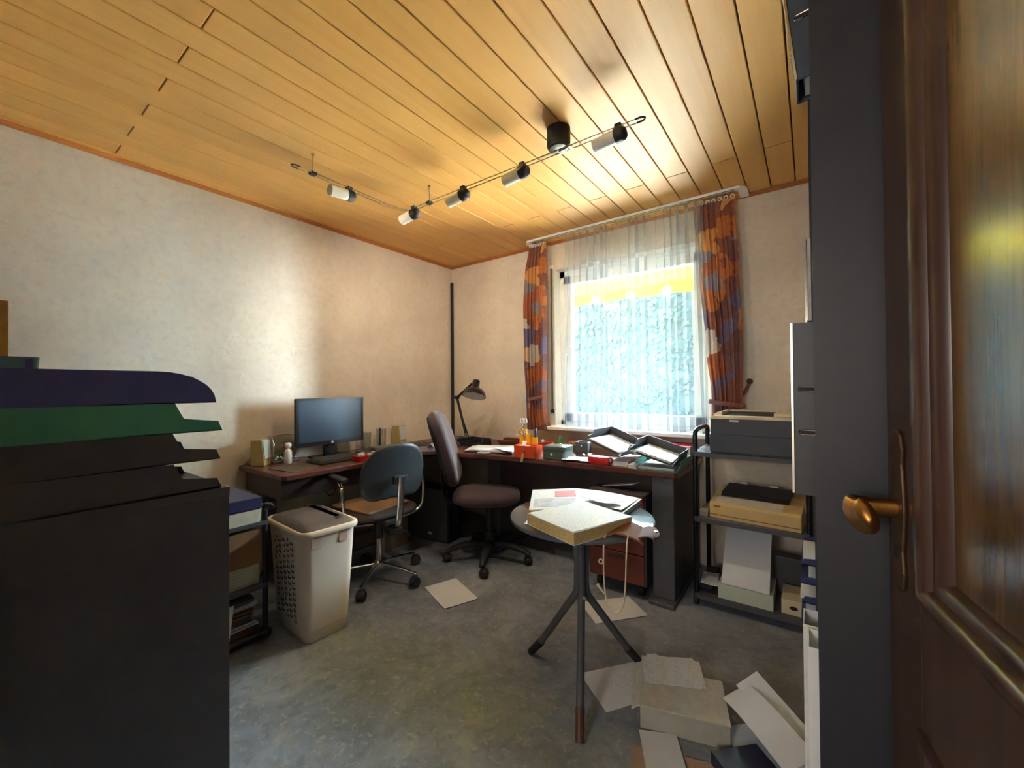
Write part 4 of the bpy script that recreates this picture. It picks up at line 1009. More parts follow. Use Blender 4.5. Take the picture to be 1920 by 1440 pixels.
MB().rings([[(x * k + 0.03, y * k, z) for x, y in rrect(0.44, 0.44, 0.12, 5)] for k, z in ((0.86, 0.425), (0.98, 0.437), (1.0, 0.452), (0.97, 0.468), (0.88, 0.476))]).obj('seat', plain('brown_black_upholstery', (66, 48, 42), 0.7), parent=cc, smooth=60)
M['shell'] = plain('black_chair_shell', (56, 59, 62), 0.36)
bm2 = Matrix.Translation((-0.235, 0, 0.728)) @ Matrix.Rotation(-0.16, 4, 'Y')
def curl2(y, z): return 1.15 * y * y
slab([(-0.022, 0.86), (-0.020, 0.96), (-0.010, 1.0), (0.004, 0.99), (0.008, 0.94)], soft(0.42, 0.345, 0.185, 0.08, 7), 0, bm2, curl2).obj('back_shell', M['shell'], parent=cc, smooth=70)
slab([(0.006, 0.95), (0.018, 0.93), (0.028, 0.85), (0.03, 0.5)], soft(0.42, 0.345, 0.185, 0.08, 7), 0, bm2, curl2).obj('back_cushion', plain('black_upholstery', (40, 40, 44), 0.8), parent=cc, smooth=70)
br = MB().tube(smooth_path([(-0.14, 0, 0.375), (-0.225, 0, 0.385), (-0.262, 0, 0.44), (-0.285, 0, 0.70)], 2), 0.017, n=10, flat=(0.7, 1.2)).obj('back_bar', M['chrome'], parent=cc, smooth=60)
MB().bb((-0.282, -0.045, 0.655), (-0.252, 0.045, 0.705)).obj('back_bracket', M['black_matt'], parent=br, bevel=0.006)
MB().box((-0.20, 0.0, 0.36), (0.07, 0.075, 0.055)).obj('tilt_knob', M['black_matt'], parent=cc, bevel=0.014)
MB().tube([(-0.19, -0.05, 0.35), (-0.21, -0.085, 0.33), (-0.22, -0.10, 0.30)], 0.005, n=6).obj('tilt_lever', M['black_matt'], parent=cc, smooth=60)
for s in (1, -1):
    am = MB().tube(smooth_path([(-0.10, s * 0.09, 0.40), (-0.10, s * 0.22, 0.415), (-0.105, s * 0.265, 0.45), (-0.10, s * 0.275, 0.58), (-0.08, s * 0.275, 0.655), (-0.02, s * 0.27, 0.675)], 2), 0.010, n=8).obj('arm_tube', M['chrome'], parent=cc, smooth=60)
    MB().box((0.02, s * 0.265, 0.690), (0.25, 0.05, 0.028)).obj('arm_pad', M['black_matt'], parent=am, bevel=0.010)
MB().tube([(-0.075, 0.275, 0.625), (-0.072, 0.275, 0.655)], 0.015, n=10).obj('tape_wrap', M['kraft'], parent=cc, smooth=40)
cork = tag(MB().prism(rrect(0.36, 0.33, 0.02), 0, 0.012).obj('seat_mat', plain('tan_cork', (150, 118, 86), 0.85, var=0.15, scale=90), loc=(0.665, -1.435, 0.4765), rot=0.08, bevel=0.003), 'tan cork mat lying on the seat of the chrome-based chair', 'seat mat')

# ---------------------------------------------------------------- round side table and its papers
rt_ = thing('round_table', 'small round table with glossy grey top on three black splayed legs', 'table', (2.187, -1.487, 0))
M['table_top'] = plain('glossy_grey_top', (92, 96, 106), 0.10, var=0.03)
MB().lathe([(0.0, 0.672), (0.286, 0.672), (0.293, 0.676), (0.295, 0.682), (0.293, 0.688), (0.289, 0.690), (0.0, 0.690)], 56).obj('tabletop', M['table_top'], parent=rt_, smooth=35)
for k, (fx, fy) in enumerate(((2.315, -1.768), (1.911, -1.458), (2.335, -1.234))):
    d = Vector((fx - 2.187, fy + 1.487, 0)); r = d.length; d.normalize()
    def P(q, z): return (d.x * q, d.y * q, z)
    lg = MB().tube(smooth_path([P(0.16, 0.668), P(0.13, 0.655), P(0.045, 0.60), P(0.019, 0.55), P(0.018, 0.40), P(0.026, 0.355), P(0.06, 0.31), P(r - 0.06, 0.075), P(r - 0.012, 0.02)], 2), 0.0155, n=10).obj('leg', M['black'], parent=rt_, smooth=60)
    MB().tube([P(r - 0.062, 0.078), P(r - 0.0, 0.006)], (0.0175, 0.0165), n=10).obj('foot_cap', M['brown_wood'] if k == 0 else M['rubber'], parent=lg, smooth=40)
MB().cyl((0.036 * 0.67, 0.036 * -0.9, 0.37), (0.045 * 0.67, 0.045 * -0.9, 0.37), 0.006, n=10).obj('screw', M['chrome'], parent=rt_)
TT = 0.6905
book('large printed newspaper bundle lying at the back of the round table', 0.36, 0.25, 0.020, (2.165, -1.315, TT), 0.03, M['printed'], 'newspaper_bundle', 'newspaper', pages='paper')
paper('newsprint', 'creased printed newspaper page on top of the bundle on the round table', 'newspaper', 0.34, 0.23, (2.165, -1.315, TT + 0.021), 0.03, 0.007, 41, 'printed')
mg = book('yellow-paged magazine with a red patch on its cover, left on the round table', 0.21, 0.28, 0.022, (2.040, -1.445, TT + 0.014), (0.05, -0.05, 0.52), M['printed'], 'magazine', 'magazine')
MB().bb((0.0, 0.02, 0.022), (0.095, 0.105, 0.0228)).obj('red_patch', plain('faded_red_print', (206, 74, 84), 0.6), parent=mg)
MB().bb((-0.09, -0.11, 0.022), (0.09, 0.0, 0.0226)).obj('grey_photo', plain('grey_print', (178, 182, 196), 0.6, var=0.3, scale=26), parent=mg)
paper('folded_sheet', 'folded white sheet lying loose over magazine and newspapers', 'paper', 0.15, 0.11, (2.225, -1.36, TT + 0.034), -0.35, 0.008, 44, 'paper')
bk = book('thick white-covered directory at the front edge of the round table', 0.262, 0.295, 0.044, (2.25, -1.625, TT + 0.0275), (0.0, 0.0, -0.35), M['printed'], 'directory', 'book')
bk.location = (2.25, -1.625, TT)
MB().prism([(-0.130, -0.145), (-0.02, -0.150), (0.126, -0.146), (0.130, 0.146), (-0.130, 0.146)], 0.0442, 0.0455).obj('loose_sheet', M['printed'], parent=bk)
paper('white_corner_sheet', 'white sheet sticking out left under the thick directory', 'paper', 0.20, 0.22, (2.118, -1.585, TT + 0.0005), 0.35, 0.0, 45, 'paper', t=0.001)
bag = thing('paper_bag', 'folded tan paper bag with a cord handle hanging off the round table', 'bag', (2.425, -1.590, TT + 0.002), 0.20)
MB().sheet(0.20, 0.15, lambda u, v: (u * 0.085 - 0.02, v * 0.058 - 0.01 * u, 0.008 + 0.006 * math.cos(3 * u) + 0.006 * v - (0.015 * max(0, u - 0.55))), 14, 10, 0.006).obj('bag_body', M['kraft'], parent=bag, smooth=60)
MB().sheet(0.07, 0.12, lambda u, v: (0.078 + u * 0.032 - 0.012 * v * v * (u > 0) * u, v * 0.056 - 0.012, 0.008 + 0.008 * (1 - u * u)), 8, 8, 0.004).obj('flap', plain('reddish_kraft', (108, 66, 52), 0.8), parent=bag, smooth=60)
MB().cyl((0.10, -0.03, 0.024), (0.10, -0.03, 0.029), 0.006, n=10).obj('eyelet', M['chrome'], parent=bag)
cordm = plain('cream_cord', (226, 208, 182), 0.8)
A_, B_ = (2.395, -1.75, 0.0), (2.475, -1.75, 0.0)
w2l = (Matrix.Translation((2.425, -1.590, TT + 0.002)) @ Matrix.Rotation(0.20, 4, 'Z')).inverted()
cp = [(2.375, -1.668, 0.698), (2.376, -1.69, 0.68), (2.374, -1.69, 0.60), (2.378, -1.69, 0.50), (2.392, -1.688, 0.455), (2.412, -1.683, 0.44), (2.434, -1.676, 0.455), (2.444, -1.672, 0.50), (2.448, -1.67, 0.60), (2.450, -1.668, 0.685), (2.448, -1.645, 0.702)]
MB().tube([w2l @ p for p in smooth_path(cp, 2)], 0.0028, n=6).obj('cord', cordm, parent=bag, smooth=60)
MB().tube([w2l @ Vector(p) for p in [(2.374 - 0.008 + 0.008 * math.cos(a), -1.692, 0.61 + 0.008 * math.sin(a)) for a in [2 * PI * q / 10 for q in range(10)]]], 0.0025, n=6, closed=True).tube([w2l @ Vector(p) for p in ((2.378, -1.69, 0.50), (2.362, -1.693, 0.516), (2.352, -1.694, 0.53))], (0.003, 0.004, 0.007), n=6).obj('cord_knot', cordm, parent=bag, smooth=60)

# ---------------------------------------------------------------- laundry hamper
M['hamper'] = plain('off_white_plastic', (222, 206, 190), 0.5, var=0.04, scale=6)
hm = thing('laundry_hamper', 'tall off-white plastic hamper with a grey lid on the floor', 'hamper', (0.845, -1.918, 0), -0.06)
def hr(w, d, r, z, o=0): return [(x, y, z) for x, y in rrect(w - 2 * o, d - 2 * o, max(0.01, r - o), 5)]
MB().rings([hr(0.345, 0.205, 0.035, 0.0), hr(0.352, 0.212, 0.035, 0.006), hr(0.360, 0.219, 0.035, 0.055), hr(0.366, 0.225, 0.036, 0.058), hr(0.425, 0.272, 0.045, 0.525), hr(0.425, 0.272, 0.045, 0.525, 0.004), hr(0.366, 0.225, 0.036, 0.05, 0.004)]).obj('body', M['hamper'], parent=hm, smooth=40)
MB().rings([hr(0.425, 0.272, 0.045, 0.520), hr(0.452, 0.300, 0.055, 0.520), hr(0.458, 0.306, 0.057, 0.530), hr(0.456, 0.304, 0.057, 0.543), hr(0.440, 0.288, 0.050, 0.549), hr(0.418, 0.266, 0.042, 0.545), hr(0.418, 0.266, 0.042, 0.52)], caps=False, closed=True).obj('rim', M['hamper'], parent=hm, smooth=60)
M['lid_grey'] = plain('grey_brown_lid', (92, 82, 78), 0.5)
ldd = MB().rings([hr(0.415, 0.262, 0.04, 0.535), hr(0.415, 0.262, 0.04, 0.546), hr(0.395, 0.242, 0.035, 0.556), hr(0.30, 0.20, 0.03, 0.572)]).obj('lid', M['lid_grey'], parent=hm, smooth=35)
MB().bb((-0.19, 0.045, 0.560), (0.17, 0.085, 0.572)).obj('lid_ridge', plain('brown_ridge', (78, 54, 46), 0.5), parent=ldd, bevel=0.004)
MB().bb((0.015, -0.123, 0.548), (0.085, -0.10, 0.557)).obj('lid_tab', M['black_matt'], parent=ldd, bevel=0.004)
# pierced leaf pattern on the long front side
b = MB(); rnd = random.Random(17)
def facey(z): return -(0.225 + (0.272 - 0.225) * (z - 0.058) / 0.467) / 2
for col in range(5):
    for row in range(15):
        z = 0.085 + row * 0.0275 + (0.012 if col % 2 else 0)
        if z > 0.49: continue
        xc = -0.11 + col * 0.047
        for s in (-1, 1):
            if rnd.random() < 0.12: continue
            tl2 = rnd.choice((0.5, 0.0, 0.9, 0.3)) * s
            m = Matrix.Translation((xc + s * 0.009, facey(z) - 0.0002, z)) @ Matrix.Rotation(tl2, 4, 'Y')
            b.prism([(0.0045 * math.cos(a) * (1 + 0.0), 0.0105 * math.sin(a)) for a in [2 * PI * q / 8 for q in range(8)]], -0.0012, 0.0012, axis='y', m=m)
b.obj('pierced_pattern', plain('dark_holes', (70, 58, 52), 0.9), parent=hm)['kind'] = 'stuff'
for x_ in (0.2135,):
    for yy in (-0.075, 0.06):
        MB().box((0.2105, yy, 0.488), (0.006, 0.045, 0.055)).obj('rim_bracket', plain('tan_bracket', (196, 164, 140), 0.5), parent=hm, bevel=0.002)

# ---------------------------------------------------------------- papers on the floor
tag(paper('floor_sheet', 'white sheet alone on the floor in front of the fabric chair', 'paper', 0.21, 0.30, (1.22, -1.277, 0.0008), 1.20, 0.002, 51))
paper('floor_sheet', 'white sheet on the floor below the hanging cord', 'paper', 0.21, 0.30, (2.076, -0.89, 0.0008), -0.72, 0.002, 52)
fbx = thing('file_box', 'grey-white archive box lying among papers on the floor', 'box', (2.568, -1.433, 0), 0.28)
MB().bb((-0.145, -0.11, 0.0), (0.145, 0.11, 0.082)).obj('box', plain('grey_white_card', (176, 172, 158), 0.75, var=0.06), parent=fbx, bevel=0.003)
MB().prism([(-0.175, 0.062), (-0.174, 0.060), (-0.146, 0.0825), (0.146, 0.0825), (0.146, 0.085), (-0.147, 0.085)], -0.112, 0.112, axis='y').obj('lid_flap', plain('pale_card', (196, 194, 184), 0.75), parent=fbx)
paper('floor_sheet', 'large creased sheet on the floor left of the archive box', 'paper', 0.21, 0.30, (2.335, -1.40, 0.0015), -0.62, 0.004, 53)
paper('floor_sheet', 'second sheet with ruled margin under the sheets left of the archive box', 'paper', 0.21, 0.30, (2.42, -1.33, 0.0065), -0.40, 0.003, 54, 'printed')
paper_stack('floor_papers', 'loose letters spread over the back edge of the archive box', 'papers', 0.21, 0.16, 0.006, (2.50, -1.345, 0.0855), 0.42, 4, 55, 'printed', 0.02, 0.3)
paper('floor_sheet', 'white envelope standing on the floor at the front of the archive box', 'envelope', 0.125, 0.18, (2.558, -1.650, 0.0045), 0.47, 0.002, 56, t=0.002)
paper('curled_sheet', 'curled white sheet arching up right of the archive box', 'paper', 0.10, 0.30, (2.815, -1.46, 0.10), 0.75, 0.0, 57, rolls=lambda u, v: (u * 0.05 + 0.02 * v * v, v * 0.15, 0.035 * (1 - v * v) + 0.02 * u))
paper('curled_sheet', 'second curled sheet leaning on the arching one', 'paper', 0.09, 0.26, (2.86, -1.385, 0.08), 0.85, 0.0, 58, rolls=lambda u, v: (u * 0.045, v * 0.13, 0.06 * (v + 1) * 0.5 + 0.018 * u))
paper('floor_sheet', 'wide white sheet on the floor before the rack', 'paper', 0.21, 0.30, (2.865, -1.46, 0.0012), 0.78, 0.006, 59)
book('navy ring folder lying at the front of the floor papers', 0.16, 0.24, 0.045, (2.835, -1.615, 0), 0.78, plain('navy_cover', (40, 42, 66), 0.4), 'floor_folder', 'folder', pages='paper')
tag(MB().prism(rrect(0.30, 0.22, 0.01), 0, 0.003).obj('card_sheet', plain('pinkish_card', (168, 140, 122), 0.8), loc=(2.635, -1.72, 0.0), rot=0.33), 'flat brown cardboard sheet under the envelope and folder', 'cardboard')
# ---------------------------------------------------------------- black cabinet in the left foreground with its trays
cab = thing('cabinet', 'tall black cabinet in the left foreground under the stacked trays', 'cabinet', (1.40, -2.868, 0))
MB().bb((-0.44, -0.222, 0.0), (0.44, 0.205, 0.972)).obj('body', M['black'], parent=cab)
for s in (-1, 1):
    MB().bb((s * 0.45, -0.222, 0.0), (s * 0.44, 0.222, 0.972)).obj('side_panel', M['black'], parent=cab)
    dr = MB().bb((0.004 * s, 0.205, 0.05), (s * 0.438, 0.222, 0.968)).obj('door', M['black'], parent=cab, bevel=0.002)
    MB().cyl((s * 0.04, 0.222, 0.6), (s * 0.04, 0.245, 0.6), 0.011, n=12).obj('knob', M['steel'], parent=dr, smooth=40)
MB().bb((-0.45, -0.222, 0.972), (0.45, 0.224, 0.992)).obj('top_panel', M['black'], parent=cab, bevel=0.0015)
G = 'letter trays stacked on the black cabinet'
for z, mat, sty, lab, dy in ((0.993, M['black'], 'step', 'black letter tray at the bottom of the stack on the cabinet', 0.0), (1.060, M['black'], 'step', 'black letter tray second from the bottom on the cabinet', -0.002),
                             (1.126, M['green_p'], 'step', 'green letter tray below the blue one on the cabinet', 0.002), (1.192, M['blue_p'], 'curve', 'dark blue curved letter tray on top of the stack on the cabinet', -0.010)):
    letter_tray(lab, (1.716, -2.828 + dy, z), PI, mat, sty, H=0.066 if sty == 'step' else 0.070, group=G)
paper_stack('tray_papers', 'thick paper pile inside the dark blue letter tray', 'papers', 0.21, 0.29, 0.058, (1.716, -2.845, 1.196), 0.0, 10, 61, 'paper', 0.003, 0.01)
lbx = thing('pale_blue_tray', 'shallow pale blue tray on top of the dark blue letter tray', 'tray', (1.645, -3.002, 1.2635))
o1, o2 = rrect(0.15, 0.145, 0.008), rrect(0.142, 0.137, 0.006)
MB().rings([[(x * 0.97, y * 0.97, 0) for x, y in o1], [(x, y, 0.026) for x, y in o1], [(x, y, 0.026) for x, y in o2], [(x * 0.97, y * 0.97, 0.003) for x, y in o2]]).obj('shell', M['skyblue_p'], parent=lbx, smooth=40)
MB().bb((0.0755, 0.052, 0.004), (0.0765, 0.062, 0.022)).bb((0.0755, -0.062, 0.004), (0.0765, -0.052, 0.022)).obj('rib', M['blue_p'], parent=lbx)
paper('curled_sheet', 'curved cream sheet standing in the pale blue tray', 'paper', 0.13, 0.13, (1.645, -3.015, 1.268), 0.0, 0.0, 62, 'paper', 0.004, rolls=lambda u, v: (u * 0.06, 0.045 + 0.045 * (v - 1) * (0.4 - 0.0) - 0.012 * (1 - v), 0.075 * ((1 - v) / 2) ** 1.7 + 0.001))
bx = thing('upright_carton', 'brown cardboard box standing at the back of the black cabinet', 'carton', (1.24, -3.02, 0.993))
MB().bb((-0.10, -0.07, 0), (0.10, 0.07, 0.457)).obj('box', plain('ochre_card', (190, 146, 84), 0.7), parent=bx, bevel=0.002)
MB().bb((-0.1015, -0.02, 0.456), (0.1015, 0.02, 0.4582)).obj('tape', M['card'], parent=bx)

# ---------------------------------------------------------------- low cart between cabinet and hamper
ct = thing('low_cart', 'low black tube cart loaded with boxes behind the black cabinet', 'cart', (0.55, -2.32, 0))
for sx in (-0.235, 0.235):
    for sy in (-0.20, 0.20):
        MB().cyl((sx, sy, 0.03), (sx, sy, 0.63), 0.012, n=10).obj('post', M['black_matt'], parent=ct, smooth=40)
        MB().cyl((sx - 0.01, sy, 0.028), (sx + 0.01, sy, 0.028), 0.028, n=14).obj('wheel', M['rubber'], parent=ct, smooth=40)
for z in (0.255, 0.560):
    MB().bb((-0.235, -0.205, z), (0.250, 0.205, z + 0.02)).obj('shelf', M['black'], parent=ct, bevel=0.003)
MB().bb((-0.235, -0.205, 0.03), (0.250, 0.205, 0.045)).obj('shelf', M['black'], parent=ct, bevel=0.003)
MB().tube(smooth_path([(0.235, 0.19, 0.63), (0.235, 0.20, 0.655), (0.235, 0.228, 0.650), (0.235, 0.238, 0.628), (0.0, 0.240, 0.622), (-0.235, 0.238, 0.628), (-0.235, 0.228, 0.650), (-0.235, 0.20, 0.655), (-0.235, 0.19, 0.63)], 2), 0.012, n=8).obj('handle', M['black_gloss'], parent=ct, smooth=60)
wt = tag(MB().rings([[(x * 0.97, y * 0.97, 0) for x, y in rrect(0.40, 0.385, 0.02)], [(x, y, 0.062) for x, y in rrect(0.40, 0.385, 0.02)], [(x, y, 0.062) for x, y in rrect(0.388, 0.373, 0.016)], [(x, y, 0.006) for x, y in rrect(0.38, 0.365, 0.014)]]).obj('white_tray', plain('grey_white_tray', (206, 204, 196), 0.5), loc=(0.60, -2.325, 0.5805), smooth=40), 'grey-white plastic tray on the upper shelf of the low cart', 'tray')
bb_ = thing('blue_box', 'flat dark blue box lying in the grey-white tray on the cart', 'box', (0.60, -2.32, 0.587))
MB().bb((-0.185, -0.18, 0), (0.185, 0.18, 0.085)).obj('base', M['navy_p'], parent=bb_, bevel=0.003)
MB().bb((-0.19, -0.185, 0.06), (0.19, 0.185, 0.112)).obj('lid', M['navy_p'], parent=bb_, bevel=0.004)
br_ = thing('brown_carton', 'brown carton with a pale label on the middle shelf of the cart', 'carton', (0.585, -2.32, 0.378))
MB().bb((-0.20, -0.19, 0), (0.20, 0.19, 0.165)).obj('box', M['card'], parent=br_, bevel=0.003)
MB().bb((0.2, -0.16, 0.012), (0.2012, -0.06, 0.07)).obj('label', plain('pale_label', (190, 176, 150), 0.7), parent=br_)
pbx = thing('paper_ream', 'pale ruled paper box under the brown carton on the cart', 'box', (0.57, -2.325, 0.2755))
MB().bb((-0.20, -0.185, 0), (0.20, 0.185, 0.101)).obj('box', plain('pale_ruled', (176, 176, 160), 0.7), parent=pbx, bevel=0.002)
for k in range(6):
    MB().bb((0.20, -0.17, 0.012 + 0.014 * k), (0.2008, 0.12, 0.014 + 0.014 * k)).obj('ruled_line', M['steel'], parent=pbx)
for k in range(6):
    paper_stack('magazine_bundle', ('lowest', 'second lowest', 'third', 'fourth', 'second highest', 'topmost')[k] + ' worn brown magazine bundle on the bottom shelf of the cart', 'magazines', 0.34, 0.33, 0.026, (0.595 + 0.01 * (k % 2), -2.325 + 0.012 * math.sin(k * 2.1), 0.0455 + 0.030 * k), 0.05 * math.sin(k * 1.7), 4, 70 + k, ('card', 'paper', 'lid_grey')[k % 3], 0.008, 0.04, group='magazine bundles on the low cart')
paper('leaning_sheet', 'bluish white sheet leaning upright against the low cart', 'paper', 0.10, 0.26, (0.845, -2.315, 0.003), (0, 0, 0), 0.0, 80, 'paper', 0.0015, rolls=lambda u, v: (0.0 - 0.03 * (v + 1) * 0.5, -0.02 + u * 0.05 + 0.02 * v, 0.115 + v * 0.112))

# ---------------------------------------------------------------- tall black rack on the right with binders
M['rack_darkened'] = plain('darkened_rack_board', (40, 40, 45), 0.5)  # cabinet black darkened in colour to offset the fill light here
rk = thing('tall_rack', 'tall black shelf rack behind the open door on the right', 'shelf', (3.125, -1.46, 0))
RK = (-3.125, 1.46, 0)
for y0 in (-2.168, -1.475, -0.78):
    MB().bb((2.972, y0, 0), (3.285, y0 + 0.020, 2.30)).obj('side_panel', M['rack_darkened'], parent=rk, loc=RK)
MB().bb((3.275, -2.148, 0.0), (3.285, -0.78, 2.30)).obj('back_panel', M['rack_darkened'], parent=rk, loc=RK)
MB().bb((2.972, -2.168, 2.30), (3.285, -0.76, 2.32)).obj('top_panel', M['rack_darkened'], parent=rk, loc=RK)
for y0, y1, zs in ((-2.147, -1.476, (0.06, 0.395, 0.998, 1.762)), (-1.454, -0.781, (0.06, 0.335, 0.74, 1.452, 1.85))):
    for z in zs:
        MB().bb((2.978, y0, z), (3.274, y1, z + 0.02)).obj('shelf', M['rack_darkened'], parent=rk, loc=RK)
def binder(label, loc, rot, mat, w=0.08, group=None, rado=True):
    """lever arch file standing, spine towards -x, front cover towards -y"""
    t = thing('ring_binder', label, 'binder', loc, rot, group)
    MB().bb((0, -w / 2, 0), (0.285, -w / 2 + 0.003, 0.318)).obj('front_cover', mat, parent=t)
    MB().bb((0, w / 2 - 0.003, 0), (0.285, w / 2, 0.318)).obj('back_cover', mat, parent=t)
    sp_ = MB().bb((-0.002, -w / 2, 0), (0.001, w / 2, 0.318)).obj('spine', mat, parent=t)
    MB().bb((0.012, -w / 2 + 0.006, 0.006), (0.275, w / 2 - 0.008, 0.306)).obj('pages', M['paper'], parent=t)
    MB().tube([(-0.0025, 0.012 * math.cos(a), 0.075 + 0.012 * math.sin(a)) for a in [2 * PI * q / 14 for q in range(14)]], 0.002, n=5, closed=True).obj('thumb_ring', M['chrome'], parent=sp_, smooth=60)
    MB().bb((-0.0035, -w / 2 + 0.0, 0.002), (0.0, -w / 2 - 0.0012, 0.318)).obj('edge_trim', M['chrome'], parent=sp_)
    if rado:
        for z in (0.195, 0.115):
            c = (0.021, -w / 2 - 0.0008, z)
            MB().tube([(c[0] + (0.0085 if math.cos(a) > 0 else -0.0085) + 0.0045 * math.cos(a), c[1], c[2] + 0.0045 * math.sin(a)) for a in [2 * PI * (q + 0.5) / 16 for q in range(16)]], 0.0013, n=5, closed=True).obj('slot_eyelet', M['chrome'], parent=t, smooth=60)
            MB().bb((c[0] - 0.011, c[1] - 0.0002, c[2] - 0.0032), (c[0] + 0.011, c[1] + 0.0002, c[2] + 0.0032)).obj('slot', M['rubber'], parent=t)
    return t
M['binder_slate'] = plain('slate_binder_board', (62, 70, 80), 0.45)
M['binder_black'] = plain('black_binder_board', (50, 50, 52), 0.45)
binder('slate binder leaning out of the top shelf of the rack', (2.954, -2.075, 1.7845), (0, -0.10, 0), M['binder_slate'])
binder('black binder sticking out at eye level of the rack, two slots in its cover', (2.9405, -2.068, 1.0185), 0.0, M['binder_black'])
binder('white binder farther back on the rack', (2.957, -0.93, 1.4725), 0.0, M['white'], rado=False)
binder('second white binder beside the farther one on the rack', (2.962, -1.03, 1.4725), 0.0, plain('cream_binder', (214, 208, 196), 0.5), rado=False)
for k in range(5):
    letter_tray('dark blue letter tray, %s of the five stacked low in the rack' % ('lowest', 'second from below', 'middle', 'second from top', 'topmost')[k], (3.102 - 0.003 * (k % 2), -1.20, 0.3555 + 0.064 * k), -PI / 2, M['navy_p'], H=0.060, group='dark blue trays in the rack')
    paper_stack('tray_papers', 'white papers peeping out of the %s blue tray in the rack' % ('lowest', 'second', 'middle', 'fourth', 'topmost')[k], 'papers', 0.21, 0.29, 0.012, (3.096 - 0.012 * (k % 3), -1.20, 0.359 + 0.064 * k), -PI / 2, 3, 90 + k, 'paper', 0.005, 0.02, group='papers in the blue trays of the rack')
def magazine_file(label, loc, mat):
    t = thing('magazine_file', label, 'magazine file', loc)
    w, k = 0.075, 0.002
    poly = [(0, 0), (0.25, 0), (0.25, 0.31), (0.13, 0.31), (0, 0.31)]
    for y in (-w / 2, w / 2 - k):
        MB().prism(poly, y, y + k, axis='y').obj('side', mat, parent=t)
    MB().bb((0, -w / 2 + k, 0), (k, w / 2 - k, 0.31)).obj('spine', mat, parent=t)
    MB().bb((k, -w / 2 + k, 0), (0.25, w / 2 - k, k)).obj('bottom', mat, parent=t)
    MB().bb((0.012, -w / 2 + 0.012, k), (0.22, w / 2 - 0.012, 0.26)).obj('contents', M['card'], parent=t)
    MB().bb((-0.0005, -0.006, 0.03), (0.0005, 0.006, 0.07)).obj('slit', M['rubber'], parent=t)
    return t
magazine_file('white cardboard magazine file low in the rack, nearest to the door', (2.956, -2.04, 0.4155), M['white'])
magazine_file('white cardboard magazine file low in the rack, just behind the nearest', (2.948, -1.955, 0.4155), plain('greyed_white_card', (214, 212, 206), 0.6))

# ---------------------------------------------------------------- printer trolley
tr_ = thing('printer_trolley', 'black tube trolley with two shelves of printers right of the window desk', 'trolley', (2.72, -0.375, 0))
TR = (-2.72, 0.375, 0)
for x_ in (2.434, 2.955):
    MB().tube(smooth_path([(x_, -0.55, 0.05), (x_, -0.55, 0.925), (x_, -0.545, 0.96), (x_, -0.50, 0.975), (x_, -0.25, 0.975), (x_, -0.205, 0.96), (x_, -0.20, 0.925), (x_, -0.20, 0.05)], 2), 0.0135, n=10).obj('side_hoop', M['black_gloss'], parent=tr_, loc=TR, smooth=60)
    for y_ in (-0.55, -0.20):
        MB().cyl((x_ - 0.012, y_ - 0.01, 0.028), (x_ + 0.012, y_ - 0.01, 0.028), 0.028, n=16).cyl((x_, y_, 0.03), (x_, y_, 0.06), 0.010, n=8).obj('caster', M['rubber'], parent=tr_, loc=TR, smooth=40)
M['shelf_top'] = plain('grey_blue_laminate', (120, 128, 142), 0.2)
for z, mt in ((0.842, M['shelf_top']), (0.478, M['shelf_top']), (0.052, M['black'])):
    sh_ = MB().bb((2.435, -0.575, z), (2.955, -0.19, z + 0.012)).obj('shelf', mt, parent=tr_, loc=TR)
    MB().bb((2.435, -0.580, z - 0.012), (2.955, -0.574, z + 0.0125)).bb((2.430, -0.575, z - 0.010), (2.435, -0.19, z + 0.0125)).obj('edge_band', M['black'], parent=sh_)
lp_ = thing('laser_printer', 'dark laser printer with cream top on the upper shelf of the trolley', 'printer', (2.712, -0.395, 0.8545), -0.02)
M['printer_dark'] = plain('slate_printer_plastic', (58, 62, 72), 0.5)
MB().bb((-0.188, -0.19, 0.0), (0.188, 0.19, 0.195)).obj('body', M['printer_dark'], parent=lp_, bevel=0.006)
MB().bb((-0.190, -0.197, 0.010), (0.190, -0.188, 0.105)).obj('paper_drawer', M['printer_dark'], parent=lp_, bevel=0.003)
tp = MB()
tp.prism([(-0.192, 0.190), (0.192, 0.190), (0.192, 0.197), (0.182, 0.203), (-0.170, 0.204), (-0.187, 0.199)], -0.196, -0.10, axis='y').prism([(-0.192, 0.190), (-0.145, 0.190), (-0.145, 0.224), (-0.165, 0.222), (-0.185, 0.212)], -0.10, 0.19, axis='y').prism([(0.100, 0.190), (0.192, 0.190), (0.192, 0.203), (0.180, 0.216), (0.100, 0.219)], -0.10, 0.19, axis='y').prism([(-0.145, 0.190), (0.100, 0.190), (0.100, 0.222), (-0.145, 0.222)], 0.15, 0.19, axis='y')
tpo = tp.obj('top_cover', plain('cream_top', (214, 202, 178), 0.5), parent=lp_)
MB().prism([(-0.10, 0.2), (0.149, 0.214), (0.149, 0.195), (-0.10, 0.192)], -0.144, 0.099, axis='x').obj('output_slot', M['rubber'], parent=lp_)
MB().bb((-0.092, -0.1985, 0.176), (-0.050, -0.1965, 0.186)).obj('badge', M['steel'], parent=lp_)
dm = thing('dot_matrix_printer', 'yellowed cream dot matrix printer on the middle shelf of the trolley', 'printer', (2.727, -0.385, 0.4905), -0.09)
M['yellowed'] = plain('yellowed_plastic', (206, 178, 122), 0.5, var=0.05)
MB().prism([(-0.165, 0.0), (0.165, 0.0), (0.165, 0.125), (0.02, 0.125), (-0.115, 0.098), (-0.155, 0.088), (-0.165, 0.075)], -0.212, 0.212, axis='x').obj('body', M['yellowed'], parent=dm, bevel=0.004)
MB().bb((-0.2125, -0.168, 0.018), (0.2125, -0.163, 0.022)).obj('seam', M['card'], parent=dm)
